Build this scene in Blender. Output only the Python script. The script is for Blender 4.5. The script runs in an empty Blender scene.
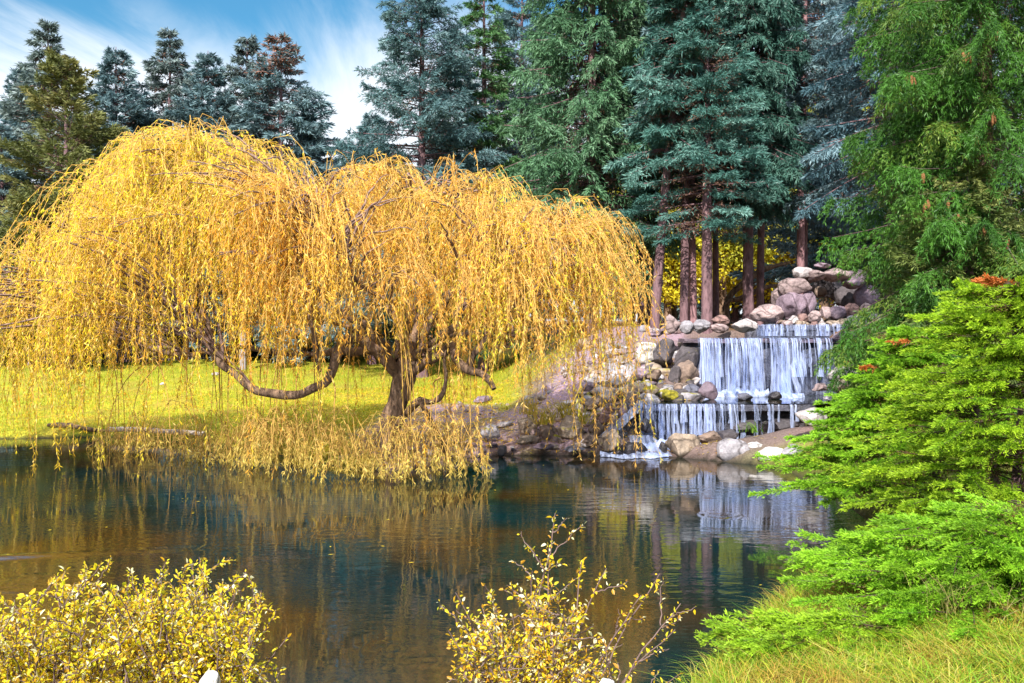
import bpy, bmesh, math, random
import numpy as np
from mathutils import Vector, noise as mnoise

random.seed(7)
rng = np.random.default_rng(11)
SC = bpy.context.scene
COL = SC.collection
F_PX, CX, HY, CAMZ = 983.0, 512.0, 320.0, 3.0     # focal length in pixels, optical axis, horizon row, eye height above the pond


def P(px, py, Y):
    return np.array([(px - CX) / F_PX * Y, Y, CAMZ - (py - HY) / F_PX * Y])


def PX(px, Y):
    return (px - CX) / F_PX * Y


# ------------------------------------------------------------------ materials
def new_mat(name):
    m = bpy.data.materials.new(name)
    m.use_nodes = True
    nt = m.node_tree
    nt.nodes.clear()
    out = nt.nodes.new('ShaderNodeOutputMaterial')
    return m, nt, out


def N(nt, kind, **kw):
    n = nt.nodes.new(kind)
    for k, v in kw.items():
        if k == 'inp':
            for a, b in v.items():
                n.inputs[a].default_value = b
        else:
            setattr(n, k, v)
    return n


def link(nt, a, ao, b, bi):
    nt.links.new(a.outputs[ao], b.inputs[bi])


def ramp(nt, stops):
    r = nt.nodes.new('ShaderNodeValToRGB')
    el = r.color_ramp.elements
    while len(el) < len(stops):
        el.new(0.5)
    for e, (p, c) in zip(el, stops):
        e.position = p
        e.color = (*c, 1) if len(c) == 3 else c
    return r


def foliage_mat(name, trans=0.35, rough=0.55, spec=0.3):
    m, nt, out = new_mat(name)
    a = N(nt, 'ShaderNodeAttribute', attribute_name='Col')
    p = N(nt, 'ShaderNodeBsdfPrincipled', inp={'Roughness': rough, 'Specular IOR Level': spec})
    t = N(nt, 'ShaderNodeBsdfTranslucent')
    mx = N(nt, 'ShaderNodeMixShader', inp={0: trans})
    link(nt, a, 'Color', p, 'Base Color'); link(nt, a, 'Color', t, 'Color')
    link(nt, p, 0, mx, 1); link(nt, t, 0, mx, 2); link(nt, mx, 0, out, 0)
    return m


def bark_mat(name, c0, c1, scale=6, zs=0.25, bump=0.6):
    m, nt, out = new_mat(name)
    tc = N(nt, 'ShaderNodeTexCoord')
    mp = N(nt, 'ShaderNodeMapping', inp={'Scale': (scale, scale, scale * zs)})
    nz = N(nt, 'ShaderNodeTexNoise', inp={'Scale': 1.6, 'Detail': 6.0, 'Roughness': 0.65})
    r = ramp(nt, [(0.32, c0), (0.68, c1)])
    b = N(nt, 'ShaderNodeBump', inp={'Strength': bump, 'Distance': 0.04})
    p = N(nt, 'ShaderNodeBsdfPrincipled', inp={'Roughness': 0.9, 'Specular IOR Level': 0.2})
    link(nt, tc, 'Object', mp, 0); link(nt, mp, 0, nz, 0); link(nt, nz, 0, r, 0)
    link(nt, r, 0, p, 'Base Color'); link(nt, nz, 0, b, 'Height'); link(nt, b, 0, p, 'Normal'); link(nt, p, 0, out, 0)
    return m


def rock_mat():
    m, nt, out = new_mat('rock')
    tc = N(nt, 'ShaderNodeTexCoord')
    oi = N(nt, 'ShaderNodeObjectInfo')
    geo = N(nt, 'ShaderNodeNewGeometry')
    n1 = N(nt, 'ShaderNodeTexNoise', inp={'Scale': 3.0, 'Detail': 8.0, 'Roughness': 0.7})
    n2 = N(nt, 'ShaderNodeTexNoise', inp={'Scale': 14.0, 'Detail': 6.0, 'Roughness': 0.7})
    vo = N(nt, 'ShaderNodeTexVoronoi', feature='DISTANCE_TO_EDGE', inp={'Scale': 1.6})
    link(nt, geo, 'Position', n1, 0); link(nt, geo, 'Position', n2, 0)
    dst = N(nt, 'ShaderNodeMix', data_type='VECTOR', inp={0: 0.22}); link(nt, geo, 'Position', dst, 4); link(nt, n1, 'Color', dst, 5); link(nt, dst, 1, vo, 0)
    r1 = ramp(nt, [(0.28, (0.45, 0.43, 0.45)), (0.5, (0.95, 0.95, 0.95)), (0.75, (1.35, 1.3, 1.28))])
    link(nt, n1, 0, r1, 0)
    mul = N(nt, 'ShaderNodeMix', data_type='RGBA', blend_type='MULTIPLY', inp={0: 1.0})
    link(nt, oi, 'Color', mul, 6); link(nt, r1, 0, mul, 7)
    r2 = ramp(nt, [(0.3, (0.6, 0.58, 0.58)), (0.65, (1.15, 1.15, 1.15))])
    link(nt, n2, 0, r2, 0)
    mul2 = N(nt, 'ShaderNodeMix', data_type='RGBA', blend_type='MULTIPLY', inp={0: 1.0})
    link(nt, mul, 2, mul2, 6); link(nt, r2, 0, mul2, 7)
    ck = ramp(nt, [(0.0, (0.16, 0.14, 0.13)), (0.05, (1, 1, 1))]); link(nt, vo, 0, ck, 0)
    mul3 = N(nt, 'ShaderNodeMix', data_type='RGBA', blend_type='MULTIPLY', inp={0: 0.8}); link(nt, mul2, 2, mul3, 6); link(nt, ck, 0, mul3, 7)
    # moss on faces that look up, as much as the stone's own moss value says
    at = N(nt, 'ShaderNodeAttribute', attribute_type='OBJECT', attribute_name='moss')
    sp = N(nt, 'ShaderNodeSeparateXYZ'); link(nt, geo, 'Normal', sp, 0)
    a1 = N(nt, 'ShaderNodeMath', operation='MULTIPLY_ADD', inp={1: 0.30, 2: 0.0}); link(nt, sp, 2, a1, 0)
    n3 = N(nt, 'ShaderNodeTexNoise', inp={'Scale': 5.0, 'Detail': 5.0}); link(nt, geo, 'Position', n3, 0)
    a2 = N(nt, 'ShaderNodeMath', operation='ADD'); link(nt, a1, 0, a2, 0); link(nt, n3, 0, a2, 1)
    a3 = N(nt, 'ShaderNodeMath', operation='SUBTRACT', inp={1: 1.0}); link(nt, a2, 0, a3, 0)
    a4 = N(nt, 'ShaderNodeMath', operation='ADD'); link(nt, a3, 0, a4, 0); link(nt, at, 'Fac', a4, 1)
    a5 = N(nt, 'ShaderNodeMath', operation='MULTIPLY', use_clamp=True, inp={1: 6.0}); link(nt, a4, 0, a5, 0)
    mos = ramp(nt, [(0.35, (0.09, 0.085, 0.012)), (0.65, (0.36, 0.30, 0.015))]); link(nt, n2, 0, mos, 0)
    mx = N(nt, 'ShaderNodeMix', data_type='RGBA'); link(nt, a5, 0, mx, 0); link(nt, mul3, 2, mx, 6); link(nt, mos, 0, mx, 7)
    # wet band just above the pond
    ps = N(nt, 'ShaderNodeSeparateXYZ'); link(nt, geo, 'Position', ps, 0)
    w1 = N(nt, 'ShaderNodeMapRange', inp={1: 0.05, 2: 0.16, 3: 0.4, 4: 1.0}); link(nt, ps, 2, w1, 0)
    wet = N(nt, 'ShaderNodeAttribute', attribute_type='OBJECT', attribute_name='wet')
    inv = N(nt, 'ShaderNodeMapRange', inp={1: 0.0, 2: 1.0, 3: 1.0, 4: 0.4}); link(nt, wet, 'Fac', inv, 0)
    wm = N(nt, 'ShaderNodeMath', operation='MINIMUM'); link(nt, w1, 0, wm, 0); link(nt, inv, 0, wm, 1)
    mw = N(nt, 'ShaderNodeMix', data_type='RGBA', blend_type='MULTIPLY', inp={0: 1.0}); link(nt, mx, 2, mw, 6); link(nt, wm, 0, mw, 7)
    rr = N(nt, 'ShaderNodeMapRange', inp={1: 0.4, 2: 1.0, 3: 0.22, 4: 0.85}); link(nt, wm, 0, rr, 0)
    p = N(nt, 'ShaderNodeBsdfPrincipled', inp={'Specular IOR Level': 0.4})
    b = N(nt, 'ShaderNodeBump', inp={'Strength': 0.8, 'Distance': 0.08})
    ad = N(nt, 'ShaderNodeMath', operation='MULTIPLY_ADD', inp={1: 0.35}); link(nt, n2, 0, ad, 0); link(nt, n1, 0, ad, 2)
    link(nt, ad, 0, b, 'Height'); link(nt, b, 0, p, 'Normal')
    link(nt, mw, 2, p, 'Base Color'); link(nt, rr, 0, p, 'Roughness'); link(nt, p, 0, out, 0)
    return m


def ground_mat():
    m, nt, out = new_mat('ground')
    a = N(nt, 'ShaderNodeAttribute', attribute_name='Col')
    geo = N(nt, 'ShaderNodeNewGeometry')
    n1 = N(nt, 'ShaderNodeTexNoise', inp={'Scale': 0.7, 'Detail': 6.0, 'Roughness': 0.65})
    n2 = N(nt, 'ShaderNodeTexNoise', inp={'Scale': 22.0, 'Detail': 5.0, 'Roughness': 0.75})
    link(nt, geo, 'Position', n1, 0); link(nt, geo, 'Position', n2, 0)
    r1 = ramp(nt, [(0.3, (0.7, 0.78, 0.7)), (0.7, (1.25, 1.15, 1.2))]); link(nt, n1, 0, r1, 0)
    r2 = ramp(nt, [(0.3, (0.45, 0.42, 0.42)), (0.7, (1.35, 1.35, 1.3))]); link(nt, n2, 0, r2, 0)
    m1 = N(nt, 'ShaderNodeMix', data_type='RGBA', blend_type='MULTIPLY', inp={0: 1.0}); link(nt, a, 'Color', m1, 6); link(nt, r1, 0, m1, 7)
    m2 = N(nt, 'ShaderNodeMix', data_type='RGBA', blend_type='MULTIPLY', inp={0: 1.0}); link(nt, m1, 2, m2, 6); link(nt, r2, 0, m2, 7)
    p = N(nt, 'ShaderNodeBsdfPrincipled', inp={'Roughness': 0.95, 'Specular IOR Level': 0.15})
    b = N(nt, 'ShaderNodeBump', inp={'Strength': 0.7, 'Distance': 0.05}); link(nt, n2, 0, b, 'Height')
    link(nt, b, 0, p, 'Normal'); link(nt, m2, 2, p, 'Base Color'); link(nt, p, 0, out, 0)
    return m


def pond_mat():
    m, nt, out = new_mat('pond_water')
    geo = N(nt, 'ShaderNodeNewGeometry')
    mp = N(nt, 'ShaderNodeMapping', inp={'Scale': (1.0, 2.6, 1.0)})
    n1 = N(nt, 'ShaderNodeTexNoise', inp={'Scale': 2.2, 'Detail': 3.0, 'Roughness': 0.5})
    n2 = N(nt, 'ShaderNodeTexNoise', inp={'Scale': 0.28, 'Detail': 3.0})
    link(nt, geo, 'Position', mp, 0); link(nt, mp, 0, n1, 0); link(nt, geo, 'Position', n2, 0)
    r = ramp(nt, [(0.36, (0.001, 0.016, 0.020)), (0.50, (0.009, 0.014, 0.010)), (0.62, (0.036, 0.020, 0.005))]); link(nt, n2, 0, r, 0)
    b = N(nt, 'ShaderNodeBump', inp={'Strength': 0.12, 'Distance': 0.05}); link(nt, n1, 0, b, 'Height')
    n4 = N(nt, 'ShaderNodeTexNoise', inp={'Scale': 0.5, 'Detail': 3.0}); link(nt, geo, 'Position', n4, 0)
    cm = N(nt, 'ShaderNodeMapRange', inp={1: 0.40, 2: 0.62, 3: 0.02, 4: 0.15}); link(nt, n4, 0, cm, 0); link(nt, cm, 0, b, 'Strength')
    p = N(nt, 'ShaderNodeBsdfPrincipled', inp={'Roughness': 0.03, 'IOR': 1.45, 'Specular IOR Level': 0.75})
    link(nt, r, 0, p, 'Base Color'); link(nt, b, 0, p, 'Normal'); link(nt, p, 0, out, 0)
    return m


def fall_mat(name, sx=7.0, sz=0.55, lo=0.42, hi=0.62, floor=0.0):
    m, nt, out = new_mat(name)
    tc = N(nt, 'ShaderNodeTexCoord')
    mp = N(nt, 'ShaderNodeMapping', inp={'Scale': (sx, 0.6, sz)})
    n1 = N(nt, 'ShaderNodeTexNoise', inp={'Scale': 1.0, 'Detail': 5.0, 'Roughness': 0.62})
    mp2 = N(nt, 'ShaderNodeMapping', inp={'Scale': (sx * 3.2, 1.0, sz * 2.5)})
    n2 = N(nt, 'ShaderNodeTexNoise', inp={'Scale': 1.0, 'Detail': 4.0})
    link(nt, tc, 'Object', mp, 0); link(nt, mp, 0, n1, 0); link(nt, tc, 'Object', mp2, 0); link(nt, mp2, 0, n2, 0)
    mix = N(nt, 'ShaderNodeMath', operation='MULTIPLY_ADD', inp={1: 0.55}); link(nt, n2, 0, mix, 0)
    sc = N(nt, 'ShaderNodeMath', operation='MULTIPLY', inp={1: 0.5}); link(nt, n1, 0, sc, 0); link(nt, sc, 0, mix, 2)
    mp3 = N(nt, 'ShaderNodeMapping', inp={'Scale': (1.9, 0.3, 0.35)}); link(nt, tc, 'Object', mp3, 0)
    n3 = N(nt, 'ShaderNodeTexNoise', inp={'Scale': 1.0, 'Detail': 2.0}); link(nt, mp3, 0, n3, 0)
    n3s = N(nt, 'ShaderNodeMath', operation='MULTIPLY_ADD', inp={1: 0.40, 2: -0.20}); link(nt, n3, 0, n3s, 0)
    mixb = N(nt, 'ShaderNodeMath', operation='ADD'); link(nt, mix, 0, mixb, 0); link(nt, n3s, 0, mixb, 1)
    mr = N(nt, 'ShaderNodeMapRange', inp={1: lo, 2: hi, 3: floor, 4: 0.92}); link(nt, mixb, 0, mr, 0)
    p = N(nt, 'ShaderNodeBsdfPrincipled', inp={'Base Color': (0.58, 0.66, 0.92, 1), 'Roughness': 0.25, 'Specular IOR Level': 0.6})
    t = N(nt, 'ShaderNodeBsdfTranslucent', inp={'Color': (0.58, 0.66, 0.92, 1)})
    m1 = N(nt, 'ShaderNodeMixShader', inp={0: 0.25}); link(nt, p, 0, m1, 1); link(nt, t, 0, m1, 2)
    tr = N(nt, 'ShaderNodeBsdfTransparent', inp={'Color': (0.88, 0.92, 1.0, 1)})
    mx = N(nt, 'ShaderNodeMixShader'); link(nt, mr, 0, mx, 0); link(nt, tr, 0, mx, 1); link(nt, m1, 0, mx, 2)
    b = N(nt, 'ShaderNodeBump', inp={'Strength': 0.35, 'Distance': 0.05}); link(nt, mix, 0, b, 'Height'); link(nt, b, 0, p, 'Normal')
    link(nt, mx, 0, out, 0)
    return m


M_LEAF = foliage_mat('needles', 0.18, 0.5, 0.3)
M_WILLOW = foliage_mat('willow_leaves', 0.46, 0.5, 0.35)
M_SHRUB = foliage_mat('shrub_leaves', 0.40, 0.4, 0.4)
M_JUN = foliage_mat('juniper_scales', 0.28, 0.55, 0.25)
M_GRASS = foliage_mat('grass_blades', 0.35, 0.55, 0.25)
M_BARK = bark_mat('spruce_bark', (0.075, 0.042, 0.046), (0.26, 0.155, 0.165), 7, 0.3)
M_BARK_PINK = bark_mat('pinkish_bark', (0.15, 0.075, 0.08), (0.42, 0.24, 0.25), 7, 0.3)
M_WBARK = bark_mat('willow_bark', (0.035, 0.022, 0.018), (0.30, 0.19, 0.12), 6, 0.35, 1.0)
M_TWIG = bark_mat('twig_wood', (0.10, 0.06, 0.055), (0.22, 0.15, 0.13), 12, 0.4, 0.2)
M_WTWIG = bark_mat('willow_twig', (0.36, 0.20, 0.06), (0.72, 0.44, 0.11), 12, 0.4, 0.2)
M_BOUGH = bark_mat('willow_bough', (0.10, 0.06, 0.05), (0.34, 0.22, 0.18), 8, 0.4, 0.4)
M_JWOOD = bark_mat('juniper_wood', (0.035, 0.025, 0.018), (0.10, 0.07, 0.045), 12, 0.4, 0.2)
M_BARE = bark_mat('bare_twig', (0.16, 0.11, 0.12), (0.36, 0.26, 0.27), 8, 0.4, 0.2)
M_ROCK = rock_mat()
M_GROUND = ground_mat()
M_POND = pond_mat()
M_FALL = fall_mat('falling_water', 9.0, 0.4, 0.50, 0.90, 0.0)
M_FALL_THIN = fall_mat('thin_falling_water', 9.0, 0.4, 0.54, 0.98, 0.0)
M_RIBBON = fall_mat('water_ribbon', 12.0, 1.1, 0.36, 0.86)
M_FOAM = fall_mat('foam', 3.0, 3.0, 0.36, 0.60)


# ------------------------------------------------------------------ mesh helpers
def mesh_np(name, V, faces, mats, col=None, fmat=None, smooth=False):
    """V (n,3); faces: list of int arrays (m,k)."""
    me = bpy.data.meshes.new(name)
    V = np.asarray(V, np.float32)
    me.vertices.add(len(V)); me.vertices.foreach_set('co', V.ravel())
    tot = np.concatenate([np.full(len(f), f.shape[1], np.int32) for f in faces])
    idx = np.concatenate([np.asarray(f, np.int32).ravel() for f in faces])
    me.loops.add(len(idx)); me.loops.foreach_set('vertex_index', idx)
    me.polygons.add(len(tot))
    start = np.concatenate([[0], np.cumsum(tot)[:-1]]).astype(np.int32)
    me.polygons.foreach_set('loop_start', start)
    me.polygons.foreach_set('loop_total', tot)
    for m in (mats if isinstance(mats, (list, tuple)) else [mats]):
        me.materials.append(m)
    if fmat is not None:
        me.polygons.foreach_set('material_index', np.asarray(fmat, np.int32))
    if smooth:
        me.polygons.foreach_set('use_smooth', np.ones(len(tot), bool))
    me.update(calc_edges=True)
    if col is not None:
        a = me.color_attributes.new('Col', 'FLOAT_COLOR', 'POINT')
        c = np.ones((len(V), 4), np.float32); c[:, :3] = col
        a.data.foreach_set('color', c.ravel())
    return me


def obj(name, me, parent=None, loc=(0, 0, 0), label=None, cat=None, group=None, kind=None):
    o = bpy.data.objects.new(name, me)
    COL.objects.link(o)
    o.location = [float(v) for v in loc]
    if parent is not None:
        o.parent = parent
    tag(o, label, cat, group, kind)
    return o


def tag(o, label=None, cat=None, group=None, kind=None):
    if label: o['label'] = label
    if cat: o['category'] = cat
    if group: o['group'] = group
    if kind: o['kind'] = kind


def thing(name, label, cat, loc=(0, 0, 0), group=None):
    return obj(name, None, None, loc, label, cat, group)


def nrm(a):
    return a / np.maximum(np.linalg.norm(a, axis=-1, keepdims=True), 1e-9)


def quads(p, d, l, w, fold=0.0, hint=None):
    """rhombic leaves: base p, direction d (unit), length l, width w"""
    n = len(p)
    l = np.broadcast_to(np.asarray(l, float), (n,))[:, None]
    w = np.broadcast_to(np.asarray(w, float), (n,))[:, None]
    h = rng.normal(size=(n, 3)) if hint is None else hint + rng.normal(size=(n, 3)) * 0.25
    s = nrm(np.cross(d, h))
    nn = np.cross(s, d)
    V = np.empty((n, 4, 3))
    V[:, 0] = p
    V[:, 1] = p + d * l * 0.45 + s * w * 0.5 + nn * fold * w
    V[:, 2] = p + d * l
    V[:, 3] = p + d * l * 0.45 - s * w * 0.5 + nn * fold * w
    F = np.arange(n * 4).reshape(n, 4)
    return V.reshape(-1, 3), F


def tubes(Pts, R, k=4, cap=False):
    """Pts (M,n,3), R (M,n)"""
    Pts = np.asarray(Pts, float); R = np.asarray(R, float)
    M, n, _ = Pts.shape
    T = np.gradient(Pts, axis=1)
    T = nrm(T)
    ref = np.where(np.abs(T[..., 2:3]) > 0.9, np.array([1.0, 0, 0]), np.array([0, 0, 1.0]))
    ref = np.broadcast_to(ref[:, :1], T.shape) if n > 2 else ref
    u = nrm(np.cross(T, ref)); v = np.cross(T, u)
    a = np.linspace(0, 2 * np.pi, k, endpoint=False)
    V = Pts[:, :, None] + R[:, :, None, None] * (u[:, :, None] * np.cos(a)[None, None, :, None] + v[:, :, None] * np.sin(a)[None, None, :, None])
    idx = np.arange(M * n * k).reshape(M, n, k)
    A = idx[:, :-1]; B = idx[:, 1:]
    F = np.stack([A, np.roll(A, -1, 2), np.roll(B, -1, 2), B], -1).reshape(-1, 4)
    return V.reshape(-1, 3), F


def cat_meshes(parts):
    """parts: list of (V, F, col or None, mat index)"""
    Vs, Fs, Cs, Ms, o = [], [], [], [], 0
    for V, Fc, c, mi in parts:
        Vs.append(V); Fs.append(Fc + o); o += len(V)
        Cs.append(np.broadcast_to(np.asarray(c if c is not None else (0.2, 0.15, 0.12), float), (len(V), 3)))
        Ms.append(np.full(len(Fc), mi))
    return np.concatenate(Vs), Fs, np.concatenate(Cs), np.concatenate(Ms)


def spline(pts, n):
    """Catmull-Rom through pts (rows may carry a radius as 4th value)"""
    p = np.asarray(pts, float)
    q = np.vstack([2 * p[0] - p[1], p, 2 * p[-1] - p[-2]])
    out = []
    for t in np.linspace(0, len(p) - 1, n):
        i = min(int(t), len(p) - 2); f = t - i
        a, b, c, d = q[i:i + 4]
        out.append(0.5 * (2 * b + (c - a) * f + (2 * a - 5 * b + 4 * c - d) * f * f + (3 * b - a - 3 * c + d) * f ** 3))
    return np.array(out)


def rough_tube(pts4, n, k, jitter=0.12):
    s = spline(pts4, n)
    V, Fc = tubes(s[None, :, :3], np.maximum(s[None, :, 3], 0.004), k)
    c = np.repeat(s[:, :3], k, 0)
    f = np.array([1 + jitter * (mnoise.noise(Vector(v) * 2.5) + 0.6 * mnoise.noise(Vector(v) * 7)) for v in V])
    return c + (V - c) * f[:, None], Fc


def vnoise(p, scale, seed=0.0):
    return np.array([mnoise.noise(Vector((float(a[0]) * scale + seed, float(a[1]) * scale, float(a[2]) * scale))) for a in p])


# ------------------------------------------------------------------ terrain
POND = np.array([(-40, 6), (-6, 6.0), (-1, 6.1), (0.6, 6.7), (1.45, 7.9), (2.7, 10.2), (4.5, 12.4), (5.3, 14.6), (5.5, 17), (5.5, 19.4),
                 (5.0, 20.4), (3.6, 21.5), (1.07, 21.8), (-0.4, 21.7), (-0.95, 21.3), (-1.4, 20.2), (-2.3, 19.5), (-3.3, 19.8),
                 (-4.6, 21.3), (-7.3, 23.6), (-10.3, 25.2), (-12.8, 24.8), (-40, 24.5)])


def pond_dist(X, Y):
    """signed distance to the shore, positive on land"""
    q = np.stack([X, Y], -1)
    best = np.full(X.shape, 1e9); inside = np.zeros(X.shape, bool)
    for i in range(len(POND)):
        a, b = POND[i], POND[(i + 1) % len(POND)]
        ab = b - a
        t = np.clip(((q - a) @ ab) / (ab @ ab), 0, 1)
        best = np.minimum(best, np.linalg.norm(q - (a + t[..., None] * ab), axis=-1))
        c = ((a[1] > Y) != (b[1] > Y)) & (X < (b[0] - a[0]) * (Y - a[1]) / (b[1] - a[1] + 1e-12) + a[0])
        inside ^= c
    return np.where(inside, -best, best)


def sst(a, b, x):
    t = np.clip((x - a) / (b - a), 0, 1)
    return t * t * (3 - 2 * t)


def height(X, Y):
    X = np.asarray(X, float); Y = np.asarray(Y, float)
    d = pond_dist(X, Y)
    dp = np.maximum(d, 0)
    lip = 0.16 * sst(0, 0.35, dp)
    lawn = lip + np.minimum(0.05 * dp, 1.6)
    hill = lip + np.minimum(0.32 * dp, 2.62)
    w = sst(-1.0, 3.4, X - 0.0) * sst(16, 20, Y)
    h = lawn * (1 - w) + hill * w
    # terraces of the waterfall
    terr = 0.05 + 0.80 * sst(23.6, 23.76, Y) + 1.45 * sst(26.3, 26.46, Y) + 0.38 * sst(27.85, 28.0, Y)
    wt = sst(3.9, 4.6, X - 0.35 * (Y - 23.5)) * (1 - sst(8.7, 9.3, X)) * sst(21.4, 22.0, Y)
    wt2 = sst(2.6, 3.1, X) * (1 - sst(8.7, 9.3, X)) * (1 - sst(23.5, 24.2, Y)) * sst(21.4, 22.0, Y)
    wt = np.maximum(wt, wt2)
    h = h * (1 - wt) + terr * wt
    # right bank
    rb = lip + np.minimum(0.30 * dp, 2.4)
    wr = sst(5.6, 7.0, X) * (1 - sst(19, 23, Y))
    wr = np.maximum(wr, (1 - sst(12.5, 16, Y)) * sst(0.0, 0.8, X) * (1 - sst(6, 6.01, np.zeros_like(X))))
    rb2 = lip + np.minimum(0.18 * dp, 1.6)
    h = h * (1 - wr) + rb2 * wr
    wr3 = sst(9.0, 11, X) * sst(19, 23, Y)
    h = h * (1 - wr3) + 2.6 * wr3
    # bed of the pond
    h = np.where(d < 0, -0.6 * sst(0, 1.2, -d) - 0.02, h)
    return h


def H1(x, y):
    return float(height(np.array([x]), np.array([y]))[0])


def hit(px, py, y0=7.0, y1=60.0):
    """where the ray through a pixel meets the ground"""
    ys = np.arange(y0, y1, 0.05)
    xs = (px - CX) / F_PX * ys
    zs = CAMZ - (py - HY) / F_PX * ys
    g = np.maximum(height(xs, ys), 0)
    i = np.argmax(g >= zs)
    return ys[i] if (g >= zs).any() else y1


PATH = np.array([(-1.9, 27.5), (-2.1, 24.5), (-2.0, 21.0), (-1.2, 22.8), (0.3, 25.0), (1.9, 26.8), (3.2, 28.5), (4.1, 31), (4.0, 36)])


def path_dist(X, Y):
    q = np.stack([X, Y], -1); best = np.full(X.shape, 1e9)
    for a, b in zip(PATH[:-1], PATH[1:]):
        ab = b - a; t = np.clip(((q - a) @ ab) / (ab @ ab), 0, 1)
        best = np.minimum(best, np.linalg.norm(q - (a + t[..., None] * ab), axis=-1))
    return best


def axis(parts):
    return np.unique(np.concatenate([np.arange(a, b, s) for a, b, s in parts]).round(4))


gx = axis([(-220, -60, 20), (-60, -16, 2), (-16, 12, 0.16), (12, 60, 2), (60, 221, 20)])
gy = axis([(-30, 4, 2), (4, 34, 0.16), (34, 70, 1.5), (70, 321, 25)])
GX, GY = np.meshgrid(gx, gy)
GZ = height(GX, GY)
bump_n = np.array([mnoise.fractal(Vector((x * 0.9, y * 0.9, 0)), 1.0, 2.0, 4) for x, y in zip(GX.ravel(), GY.ravel())]).reshape(GX.shape)
GD = pond_dist(GX, GY)
GZ = GZ + bump_n * 0.07 * sst(0, 0.6, GD) * np.where(np.hypot(GX, GY) < 80, 1, 0)
gc = np.zeros(GX.shape + (3,))
lawn_c = np.array([0.35, 0.36, 0.030]); gravel_c = np.array([0.34, 0.245, 0.30]); duff_c = np.array([0.22, 0.12, 0.055])
mud_c = np.array([0.035, 0.03, 0.022]); moss_c = np.array([0.13, 0.14, 0.025]); soil_c = np.array([0.20, 0.145, 0.135])
gc[:] = lawn_c
pd = path_dist(GX, GY) + bump_n * 0.5


def blend(mask, c):
    gc[:] = gc * (1 - mask[..., None]) + np.asarray(c) * mask[..., None]


blend(sst(-0.6, 1.6, GX + bump_n * 1.0) * sst(19.5, 21, GY) * (1 - sst(9, 12, GX)), soil_c)
blend(sst(28.5, 31, GY - np.abs(GX - 6) * 0.2) * sst(2.2, 3.6, GX), duff_c)
blend(sst(0.0, 2.0, GX - 6 + 0 * GY) * sst(17, 21, GY), duff_c)
blend((1 - sst(1.25, 1.75, pd)) * (1 - sst(28, 33, GY)), gravel_c)
blend((1 - sst(1.6, 2.3, np.hypot(GX + 1.3, GY - 21.2) + bump_n)), gravel_c)
blend((1 - sst(1.4, 2.1, np.hypot((GX - 0.2) * 0.8, GY - 23.4) + bump_n)), gravel_c)
blend(sst(0.3, 1.2, GX) * (1 - sst(19, 21, GY)), moss_c)
blend((1 - sst(6.5, 8, GY)) * (1 - sst(-1, 1, GX)), moss_c)
blend(sst(44, 50, GY), duff_c)
blend(0.55 * sst(-0.05, 0.35, bump_n + 0.35 * (1 - sst(1.5, 5.5, np.hypot(GX + 2.5, (GY - 21) * 0.8)))) * (1 - sst(-1, 1, GX)) * sst(19, 20, GY) * (1 - sst(40, 46, GY)), (0.33, 0.22, 0.04))
blend(1 - sst(0.02, 0.16, GD), mud_c)
nx, ny = len(gx), len(gy)
gi = np.arange(nx * ny).reshape(ny, nx)
gF = np.stack([gi[:-1, :-1], gi[:-1, 1:], gi[1:, 1:], gi[1:, :-1]], -1).reshape(-1, 4)
obj('ground', mesh_np('ground', np.stack([GX, GY, GZ], -1).reshape(-1, 3), [gF], M_GROUND, gc.reshape(-1, 3), smooth=True), kind='structure')

# pond: a fine sheet whose ripples, wake and rings are real relief
wx = axis([(-44, -14, 2), (-14, 8, 0.07)]); wy = axis([(4, 28, 0.07)])
WX, WY = np.meshgrid(wx, wy)
WZ = np.zeros_like(WX)


def ridge(x0, y0, x1, y1, amp, wid):
    global WZ
    a = np.array([x0, y0]); b = np.array([x1, y1]); ab = b - a; q = np.stack([WX, WY], -1)
    t = ((q - a) @ ab) / (ab @ ab)
    tc = np.clip(t, 0, 1)
    dd = np.linalg.norm(q - (a + tc[..., None] * ab), axis=-1)
    WZ += amp * np.exp(-(dd / wid) ** 2) * (0.25 + 0.75 * (1 - tc))


ridge(-7.3, 12.2, -4.2, 12.9, 0.035, 0.12)
ridge(-7.3, 12.0, -4.8, 12.75, -0.02, 0.10)
for k in range(5):
    ridge(-5.9 + 0.05 * k, 10.9 + 0.16 * k, -4.9 + 0.1 * k, 10.8 + 0.16 * k, 0.016, 0.05)
for px, py, r in ((395, 649, 0.13), (430, 661, 0.12), (720, 515, 0.2), (505, 560, 0.15), (365, 545, 0.18), (545, 597, 0.14), (330, 533, 0.2)):
    yy = 3 * F_PX / (py - HY); xx = PX(px, yy)
    rr = np.hypot(WX - xx, WY - yy)
    WZ += 0.007 * np.cos((rr - r) * 42) * np.exp(-((rr - r) / 0.13) ** 2)
wi = np.arange(WX.size).reshape(WX.shape)
wF = np.stack([wi[:-1, :-1], wi[:-1, 1:], wi[1:, 1:], wi[1:, :-1]], -1).reshape(-1, 4)
obj('pond_water', mesh_np('pond_water', np.stack([WX, WY, WZ], -1).reshape(-1, 3), [wF], M_POND, smooth=True), kind='structure')


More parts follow.
